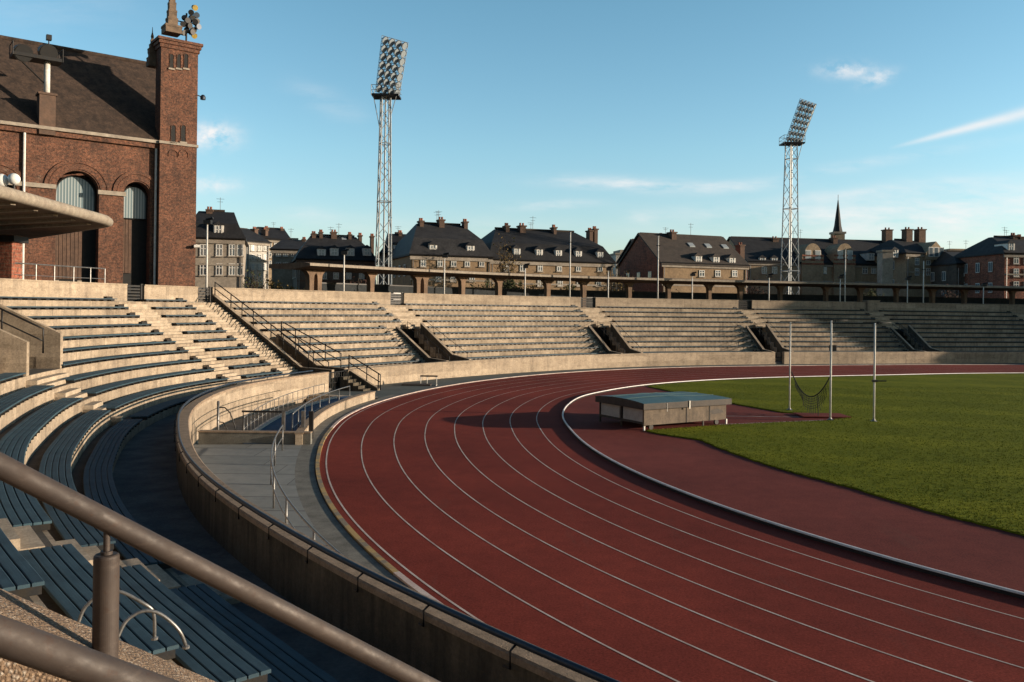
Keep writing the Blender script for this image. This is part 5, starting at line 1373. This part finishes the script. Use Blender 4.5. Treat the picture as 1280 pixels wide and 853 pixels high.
        g.face([A[0], A[1], f0]); g.face([A[1], A[2], f1, f0]); g.face([A[3], A[0], f0, f1]); g.build('dormer_roof', M[roofm], dm)
        g = MB(); g.face([hp(a - w / 2, b0 - .02, z - h / 2), hp(a + w / 2, b0 - .02, z - h / 2), hp(a + w / 2, b0 - .02, z + h / 2), hp(a - w / 2, b0 - .02, z + h / 2)]); g.build('dormer_pane', M['panelight'], dm)
        g = MB(); g.box(a - .06, a + .06, b0 - .07, b0 - .03, z - h / 2, z + h / 2, hp)
        for q in (-1, 1): g.box(a + q * w / 2 - .07, a + q * w / 2 + .07, b0 - .08, b0 - .021, z - h / 2 - .1, z + h / 2 + .1, hp)
        g.box(a - w / 2, a + w / 2, b0 - .07, b0 - .025, z + .02, z + .12, hp); g.build('dormer_frame', M['white'], dm)
    for x, yt, w in chim:
        b0 = depth * .45; a, zt = pix(x, yt, b0); w *= k
        g = MB(); g.box(a - w / 2, a + w / 2, b0 - .7, b0 + .7, ze, zt - .25, hp); g.box(a - w / 2 - .12, a + w / 2 + .12, b0 - .82, b0 + .82, zt - .25, zt - .05, hp)
        c_ = g.build('chimney', M['chim'], rf)
        g = MB()
        for q in (-.25, .25): g.lathe(hp(a + q * w, b0, zt - .06), [(.17, 0), (.14, .3), (.16, .42)], 8)
        g.build('chimney_pot', M['brick2'], c_)
    for x, y, w, h in sky:       # skylights on the front slope
        zz = None; b0 = depth * .3
        for _ in range(40):
            a, z = pix(x, y, b0); zz = ze + (zr - ze) * b0 / (depth / 2); b0 += (z - zz) * .3; b0 = min(max(b0, .2), depth / 2 - .3)
        sl = (zr - ze) / (depth / 2); w *= k; h *= k * .5
        g = MB(); g.hexa([hp(a - w / 2, b0 - h, z - h * sl + .2), hp(a + w / 2, b0 - h, z - h * sl + .2), hp(a + w / 2, b0 + h, z + h * sl + .2), hp(a - w / 2, b0 + h, z + h * sl + .2)], [hp(a - w / 2, b0 - h, z - h * sl + .42), hp(a + w / 2, b0 - h, z - h * sl + .42), hp(a + w / 2, b0 + h, z + h * sl + .42), hp(a - w / 2, b0 + h, z + h * sl + .42)])
        g.build('skylight', M['panelight'], rf)
    return t, hp, pix, W, ze, zr
def gridw(xs, ys, w, h): return [(x, y, w, h) for x in xs for y in ys]

house('town_house', 'pale stone house with dark mansard roof and dormer right of the brick tower', 228, 304, 299, 265, 104, 16, 13, 'stone', 'slate', 'mansard', None, gridw((254, 274, 290, 300), (313, 337), 8, 15), [(273, 288, 8, 10)], [(262, 262, 7)], inset=1.6)
house('town_house', 'narrow cream house with steep gable and chimney, far left behind the bushes', 309, 336, 303, 289, 150, 50, 14, 'pale', 'slate', 'gable', None, gridw((316, 324, 331), (310, 322, 334), 5, 8), (), [(318, 286, 5), (331, 287, 4)])
house('town_house', 'cream gabled house with dark sloping roof next to the narrow cream one', 330, 362, 300, 287, 158, 28, 13, 'tan', 'slate', 'gable', None, gridw((337, 345, 353), (306, 318, 330), 5, 8), (), [(333, 285, 4), (352, 286, 4)])
house('town_house', 'low grey house with plain dark roof left of the dark chimneyed block', 340, 386, 313, 300, 140, 10, 11, 'stone', 'slate', 'hip', None, gridw((348, 357, 367, 377), (318, 331), 6, 6), (), [(380, 299, 4)])
house('town_house', 'dark roofed block with many chimneys left of the left floodlight mast', 372, 470, 326, 296, 128, 18, 13, 'darkstone', 'slate', 'mansard', None, gridw((392, 405, 420, 436, 452), (333, 345), 7, 8), [(402, 316, 7, 7), (418, 315, 7, 7), (438, 315, 7, 7), (459, 315, 7, 7)], [(392, 292, 5), (401, 290, 4), (417, 290, 7), (437, 293, 4), (450, 294, 4), (465, 295, 4)], [(430, 302, 6, 6)])
house('town_house', 'lower dark wing with small dormers behind the left floodlight mast', 478, 524, 318, 293, 124, 12, 11, 'darkstone', 'slate', 'mansard', None, gridw((485, 497, 508), (326, 338), 6, 8), [(496, 311, 5, 7), (503, 311, 5, 7), (509, 311, 5, 7)], [(500, 291, 4)])
house('town_house', 'ochre house with tall dark mansard roof and three chimneys', 514, 614, 321, 282, 112, 20, 13, 'ochre', 'slate', 'mansard', None, gridw((529, 550, 567, 584, 602), (329,), 7, 9) + gridw((548, 566, 590), (348,), 7, 8), [(541, 312, 7, 9), (588, 313, 7, 9)], [(526, 276, 5), (551, 274.5, 7), (581, 277, 5)], inset=1.7)
house('town_house', 'long ochre house with very long dark mansard roof and five dormers', 613, 766, 327.5, 290, 116, 19, 15, 'ochre', 'slate', 'mansard', None, gridw((633, 653, 675, 699, 723, 750), (335,), 7, 9) + gridw((675, 700, 724, 748), (354,), 7, 8), [(646, 316, 6, 8), (674, 317, 6, 8), (698, 318, 6, 8), (723, 319, 6, 8), (750, 320, 6, 8)], [(633, 282, 5), (652, 282, 8), (692, 284, 4), (737, 288, 5), (743, 286, 5)], inset=1.8)
house('modern_block', 'low white flat roofed modern building between the dark roofs', 770, 818, 319, 314, 170, 8, 14, 'pale', 'stone', 'flat', None, gridw((782, 793, 806), (328,), 6, 5), cat='building')
house('town_house', 'dark gabled house tucked just left of the red brick gable', 808, 836, 325, 302, 142, 16, 12, 'darkstone', 'slate', 'gable', None, gridw((816, 826), (333,), 5, 7), (), [(826, 294, 3)])
house('brick_house', 'red brick gabled house with three skylights and three dormers', 828, 934, 331, 297, 124, 20, 14, 'ochre', 'slate2', 'gable', 'brick2', gridw((877, 897, 918), (342,), 8, 8), [(873, 325, 7, 7), (895, 326, 7, 7), (915, 327, 7, 7)], [(840, 290, 7), (925, 306, 7)], [(864, 309, 8, 7), (885, 310, 8, 7), (906, 311, 8, 7)])
T9 = house('long_hall', 'long dark school like building with two curved gables and chimneys', 936, 1138, 330, 301, 150, 9, 16, 'tan', 'slate', 'gable', None, gridw((955, 968, 1000, 1030, 1047, 1063, 1081, 1092), (338,), 7, 9), [(953, 327, 6, 7), (968, 327, 6, 7), (1089, 321, 7, 7)], [(968, 298, 8), (1042, 297, 6), (1109, 287, 10)], cat='building')
t, hp, pix, W, ze, zr = T9
for x in (1016, 1056):
    a, z0 = pix(x, 331, -.6); zt = pix(x, 303, -.6)[1]; w = 14.5 * 150 / 1050
    g = MB(); n = 12; prof = [(a - w, z0 - 6), (a + w, z0 - 6), (a + w, z0 + (zt - z0) * .45)] + [(a + w * .78 * math.cos(PI * i / n), z0 + (zt - z0) * (.45 + .5 * math.sin(PI * i / n))) for i in range(n + 1)] + [(a - w, z0 + (zt - z0) * .45)]
    g.prism(prof, -.6, 4, hp); cg = g.build('curved_gable', M['tan'], t)
    g = MB()
    for z in (0, .18, .36): g.box(a - w - .05, a + w + .05, -.72, -.602, z0 + (zt - z0) * z, z0 + (zt - z0) * z + .3, hp)
    g.build('stone_band', M['brick2'], cg)
    for q in (-.45, .45):
        g = MB(); g.box(a + q * w - .55, a + q * w + .55, -.7, -.603, z0 + .7, z0 + 2.6, hp); wf = g.build('window', M['white'], cg)
        g = MB(); g.box(a + q * w - .42, a + q * w + .42, -.72, -.701, z0 + .85, z0 + 2.45, hp); g.build('pane', M['panelight'], wf)
T10 = house('gabled_hall', 'tan stone house end with pale gable and chimneys right of the long dark building', 1133, 1190, 318, 302, 146, 12, 14, 'tan', 'slate', 'mansard', None, gridw((1146, 1160, 1172), (327, 340), 6, 9), [(1119, 317, 6, 7)], [(1134, 286.5, 9), (1150, 286.5, 10)], cat='building')
t, hp, pix, W, ze, zr = T10
a, z0 = pix(1170, 320, -.5); zt = pix(1170, 302, -.5)[1]; w = 15 * 146 / 1050
g = MB(); g.prism([(a - w, ze - 1), (a + w, ze - 1), (a + w * .92, ze + .3), (a, zt), (a - w * .92, ze + .3)], -.5, 5, hp); pg = g.build('pale_gable', M['tan'], t)
for q in (-.5, 0, .5):
    g = MB(); g.box(a + q * w - .45, a + q * w + .45, -.6, -.503, z0 - .2, z0 + 1.5, hp); wf = g.build('window', M['white'], pg); g = MB(); g.box(a + q * w - .33, a + q * w + .33, -.62, -.601, z0 - .1, z0 + 1.4, hp); g.build('pane', M['pane'], wf)
t = thing('stair_shaft', 'tall pale plain shaft in front of the long dark building', 'tower', tuple(unproj(1110, 345, d=135)))
c = unproj(1110, 315, d=135); g = MB(); g.box(c[0] - .85, c[0] + .85, c[1], c[1] + 2, -2.3, c[2]); g.build('shaft', M['stone'], t); g = MB(); g.box(c[0] - 1, c[0] + 1, c[1] - .15, c[1] + 2.15, c[2], c[2] + .3); g.build('cap', M['canopyrim'], t)
# spire
c = unproj(1047, 298, d=165); tp_ = unproj(1047, 250, d=165)[2]; w = 6.5 * 165 / 1050
t = thing('church_spire', 'slender dark pointed church spire rising behind the long dark building', 'spire', (c[0], c[1], -2.3))
g = MB(); g.box(c[0] - w, c[0] + w, c[1] - w, c[1] + w, -2.3, c[2] + .8); g.build('tower', M['tan'], t)
g = MB(); g.box(c[0] - w - .2, c[0] + w + .2, c[1] - w - .2, c[1] + w + .2, c[2] + .8, c[2] + 1.2); g.build('cornice', M['stone'], t)
g = MB(); g.lathe((c[0], c[1], c[2] + 1.2), [(w * .98, 0), (w * .7, 1.2), (w * .1, tp_ - c[2] - 1.4), (.05, tp_ - c[2] - 1.2)], 8); g.build('spire', M['slate'], t)
g = MB(); g.tube([(c[0], c[1], tp_ - .3), (c[0], c[1], tp_ + 1.0)], .05); g.build('finial', M['iron'], t)
house('modern_block', 'far pale flat block on the skyline beyond the tan gable', 1186, 1242, 316, 312.5, 210, 4, 14, 'pale', 'tan', 'flat', None, gridw((1196, 1208, 1222), (320,), 6, 4), cat='building')
house('town_house', 'dark shaded terrace house with white dormer window near the right edge', 1196, 1262, 331, 316, 140, 6, 13, 'darkstone', 'slate', 'mansard', None, gridw((1208, 1220, 1232, 1250), (341,), 7, 8) + gridw((1208, 1220, 1232, 1250), (357,), 7, 8), [(1251, 326, 7, 8)], [(1238, 312, 6)])
house('brick_house', 'tall dark brick house cut by the right frame edge', 1256, 1330, 318, 298, 130, 4, 13, 'brick2', 'slate', 'mansard', None, gridw((1270, 1283), (325, 341, 357), 7, 10), [(1264, 309, 6, 7)], [(1266, 294, 6), (1274, 296, 5)])
# unseen steep roofed volume, shaped and added to shade the far right terraces
t = thing('shadow_block', 'unseen steep roofed house shape added to shade the far right terraces', 'house', (124, 98, -2.3))
g = MB(); g.box(116, 134, 82, 114, -2.3, 12.3)
for x in (116, 134): g.face([(x, 82, 12.3), (x, 98, 25.3), (x, 114, 12.3)])
g.build('wall', M['brick2'], t)
g = MB(); g.hexa([(115.8, 81.8, 12.2), (134.2, 81.8, 12.2), (134.2, 98, 25.3), (115.8, 98, 25.3)], [(115.8, 81.8, 12.4), (134.2, 81.8, 12.4), (134.2, 98, 25.5), (115.8, 98, 25.5)])
g.hexa([(115.8, 98, 25.3), (134.2, 98, 25.3), (134.2, 114.2, 12.2), (115.8, 114.2, 12.2)], [(115.8, 98, 25.5), (134.2, 98, 25.5), (134.2, 114.2, 12.4), (115.8, 114.2, 12.4)]); g.build('roof', M['slate'], t)

# ------------------------------------------------------------------ shrubs behind the terraces
def shrub(x, yb, d, w, h, leaf, n, label, name='shrub', twigs=26, lsz=.16):
    c = unproj(x, yb, d=d); z0 = min(c[2], 5.4) - 1.0
    t = thing(name, label, name if name == 'tree' else 'shrub', (c[0], c[1], z0))
    g = MB(); tips = []
    for k in range(twigs):
        a = random.uniform(0, 2 * PI); rr = w * .5 * random.random() ** .5; hh = h * random.uniform(.55, 1.05) * (1 - .35 * (rr / (w * .5)) ** 2)
        e = Vector((c[0] + rr * math.cos(a), c[1] + rr * math.sin(a), z0 + hh)); m = Vector((c[0] + rr * .4 * math.cos(a), c[1] + rr * .4 * math.sin(a), z0 + hh * .5))
        g.tube([(c[0] + random.uniform(-.2, .2), c[1], z0), tuple(m), tuple(e)], .045, 4, r2=.012); tips.append((m, e))
        for q in range(5):
            s = m.lerp(e, random.uniform(.1, .9)); f = s + Vector((random.uniform(-.5, .5), random.uniform(-.5, .5), random.uniform(.1, .6))) * (h * .18); g.tube([tuple(s), tuple(f)], .014, 3); tips.append((s, f))
    g.build('branches', M['bark'], t)
    g = MB()
    for k in range(n):
        m, e = random.choice(tips); p = m.lerp(e, random.uniform(.25, 1.05)) + Vector((random.gauss(0, .14), random.gauss(0, .14), random.gauss(0, .14)))
        u = Vector((random.gauss(0, 1), random.gauss(0, 1), random.gauss(0, .7))).normalized(); v = u.cross(Vector((random.gauss(0, 1), random.gauss(0, 1), random.gauss(0, 1)))).normalized(); s = lsz * random.uniform(.5, 1.2)
        g.face([tuple(p - u * s), tuple(p + v * s * .6), tuple(p + u * s), tuple(p - v * s * .6)])
    if n: g.build('foliage', M[leaf], t, recalc=False)
shrub(352, 360, 84, 5.5, 3.6, 'leafgold', 1500, 'golden twiggy bush above the parapet right of the pale stone house')
shrub(320, 360, 88, 4.0, 4.8, 'leafgreen', 200, 'thin bare bush beside the pale stone house', twigs=40)
shrub(308, 360, 84, 2.6, 2.8, 'leafgold', 60, 'small bare spiky bush at the foot of the pale stone house', twigs=30)
shrub(447, 362, 92, 4.5, 4.4, 'leafred', 420, 'reddish bare bush under the canopy left of the floodlight mast', twigs=40)
shrub(637, 368, 100, 5, 4.8, 'leafgreen', 1500, 'olive green bush under the canopy below the long mansard roof')
shrub(672, 368, 100, 4.5, 4.2, 'leafgold', 1300, 'golden green bush under the canopy beside the olive green one')
shrub(632, 330, 112, 3.5, 11.2, 'leafgold', 700, 'thin yellowing tree in front of the long mansard roof left end', 'tree', twigs=36)
shrub(585, 366, 98, 3.5, 3.2, 'leafred', 260, 'low brown bush under the canopy left of the olive one', twigs=30)
shrub(602, 362, 104, 4, 4.6, 'leafgreen', 900, 'dark green bush between the two ochre mansard houses', twigs=30)
shrub(770, 372, 108, 5.5, 7.5, 'leafgold', 500, 'thin bare tree before the low white modern building', 'tree', twigs=44)
shrub(940, 374, 122, 5, 6.0, 'leafred', 400, 'bare brown tree between red gable house and long dark building', 'tree', twigs=44)
shrub(715, 370, 106, 4, 4.0, 'leafgreen', 900, 'dark bush under the canopy below the middle of the long mansard roof')
shrub(1090, 378, 124, 5, 5.0, 'leafgreen', 900, 'dark bush under the canopy in front of the pale shaft')
shrub(1188, 380, 120, 4, 5.5, 'leafred', 350, 'bare brown tree right of the tan gabled house', 'tree', twigs=40)
shrub(848, 372, 112, 5, 3.6, 'leafred', 300, 'low bare reddish bush under the canopy left of the red gable house', twigs=36)

# ------------------------------------------------------------------ sky, sun, camera
EL, AZ = R(9.4), R(5.0)          # sun on the right, a little behind the camera
w = bpy.data.worlds.new('World'); scene.world = w; w.use_nodes = True
nt = w.node_tree; nt.nodes.clear(); T = NT(nt)
out = T.n('ShaderNodeOutputWorld'); bg = T.n('ShaderNodeBackground'); T.l(bg.outputs[0], out.inputs[0])
sk = T.n('ShaderNodeTexSky', sky_type='NISHITA'); sk.sun_disc = False; sk.sun_elevation = EL
sk.sun_rotation = R(95.0); sk.altitude = 0; sk.air_density = 1.0; sk.dust_density = .6; sk.ozone_density = 2.0
tc = T.n('ShaderNodeTexCoord'); sp = T.n('ShaderNodeSeparateXYZ'); T.l(tc.outputs['Generated'], sp.inputs[0])
ys = T.math('MAXIMUM', sp.outputs[1], .05)
gx = T.math('DIVIDE', sp.outputs[0], ys); gz = T.math('DIVIDE', sp.outputs[2], ys)
front = T.math('GREATER_THAN', sp.outputs[1], .06)
cv = T.n('ShaderNodeCombineXYZ'); T.l(gx, cv.inputs[0]); T.l(gz, cv.inputs[1])
wisp = T.noise(T.scalevec(cv.outputs[0], 9, 34, 1), 1.0, 8, .62)
puff = T.noise(T.scalevec(cv.outputs[0], 30, 42, 1), 1.0, 7, .6)
def blob(x, y, wx, wy, amt, tilt=0.0, tex=None):
    q = unproj(x, y, d=1.0); cx, cz = q[0], q[2] - H
    dx = T.math('SUBTRACT', gx, cx); dz = T.math('SUBTRACT', T.math('SUBTRACT', gz, cz), T.math('MULTIPLY', dx, tilt))
    e = T.math('ADD', T.math('POWER', T.math('DIVIDE', dx, wx / F), 2), T.math('POWER', T.math('DIVIDE', dz, wy / F), 2))
    m = T.math('MULTIPLY', T.math('EXPONENT', T.math('MULTIPLY', e, -1)), amt)
    tx = T.math('MULTIPLY', T.math('SUBTRACT', tex or wisp, .36), 3.0)
    return T.math('MULTIPLY', m, T.math('MAXIMUM', tx, 0))
tot = None
for b in ((268, 170, 26, 14, 1.9, 0, puff), (266, 231, 34, 10, .9, 0, puff), (385, 268, 32, 8, .5), (690, 256, 50, 6, .6, .05), (790, 231, 95, 8, 1.0, -.03), (1060, 88, 30, 9, 1.2, 0, puff), (1098, 98, 18, 8, 1.1, .3, puff), (410, 128, 42, 16, .25, -.4), (920, 232, 70, 6, .4, .05), (1230, 258, 190, 26, .85, .05), (1100, 238, 120, 7, .4, .12), (802, 270, 16, 8, .4), (960, 268, 120, 10, .45), (1080, 205, 160, 7, .35, .18), (560, 285, 200, 14, .25), (60, 10, 120, 30, .12), (1180, 290, 260, 22, .55)):
    m = blob(*b); tot = m if tot is None else T.math('ADD', tot, m)
# vapour trail
q0 = unproj(1120, 183.5, d=1.0); q1 = unproj(1280, 142, d=1.0); sl = (q1[2] - q0[2]) / (q1[0] - q0[0])
dx = T.math('SUBTRACT', gx, q0[0]); dz = T.math('SUBTRACT', T.math('SUBTRACT', gz, q0[2] - H), T.math('MULTIPLY', dx, sl))
wd = T.math('ADD', T.math('MULTIPLY', T.math('MAXIMUM', dx, 0), .032), .0022)
tr = T.math('EXPONENT', T.math('MULTIPLY', T.math('POWER', T.math('DIVIDE', dz, wd), 2), -1))
on = T.n('ShaderNodeMapRange'); on.inputs[1].default_value = -.01; on.inputs[2].default_value = .05; T.l(dx, on.inputs[0])
tr = T.math('MULTIPLY', T.math('MULTIPLY', tr, on.outputs[0]), T.math('ADD', T.math('MULTIPLY', wisp, .9), .25))
tot = T.math('ADD', tot, T.math('MULTIPLY', tr, .95))
msk = T.math('MULTIPLY', T.math('MINIMUM', tot, .9), front)
# clear evening dome: pale at horizon, cyan above, dimmed overhead and behind to deepen shadows
rp_ = T.n('ShaderNodeValToRGB'); el = rp_.color_ramp.elements
el[0].position = 0; el[0].color = (.60, .64, .80, 1); el[1].position = 1; el[1].color = (.15, .20, .22, 1)
for p_, c_ in ((.06, (.66, .68, .75, 1)), (.18, (.62, .74, .74, 1)), (.34, (.54, .71, .69, 1)), (.55, (.25, .34, .36, 1))):
    e_ = el.new(p_); e_.color = c_
T.l(sp.outputs[2], rp_.inputs[0])
bk_ = T.n('ShaderNodeMapRange'); bk_.inputs[1].default_value = -.5; bk_.inputs[2].default_value = .15; bk_.inputs[3].default_value = 1.0; bk_.inputs[4].default_value = 2.0
T.l(sp.outputs[1], bk_.inputs[0])
tint = T.mix(1.0, sk.outputs[0], rp_.outputs[0], 'MULTIPLY')
tv = T.n('ShaderNodeVectorMath', operation='SCALE'); T.l(tint, tv.inputs[0]); T.l(bk_.outputs[0], tv.inputs[3]); tint = tv.outputs[0]
col = T.mix(msk, tint, CLOUD)
T.l(col, bg.inputs[0]); bg.inputs[1].default_value = SKYSTR
sun = bpy.data.lights.new('sun', 'SUN'); sun.energy = SUNE; sun.angle = R(.55); sun.color = (1.0, .825, .63)
so = bpy.data.objects.new('sun', sun); COL.objects.link(so)
dsun = Vector((math.cos(EL) * math.cos(AZ), -math.cos(EL) * math.sin(AZ), math.sin(EL)))
so.rotation_euler = dsun.to_track_quat('Z', 'Y').to_euler(); so.location = (60, 0, 40)
cam = bpy.data.cameras.new('camera'); co = bpy.data.objects.new('camera', cam); COL.objects.link(co)
cam.sensor_width = 36; cam.lens = F / 1280 * 36; cam.clip_end = 5000; cam.clip_start = .05
cam.shift_y = -(426.5 - YH) / 1280
co.matrix_world = Matrix.Translation((0, 0, H)) @ Matrix.Rotation(R(90), 4, 'X') @ Matrix.Rotation(ROLL, 4, 'Z')
scene.camera = co
vs = scene.view_settings; scene.display_settings.display_device = 'sRGB'
vs.view_transform = 'Standard'; vs.look = 'None'; vs.gamma = 1; vs.use_curve_mapping = False; vs.exposure = EXPO
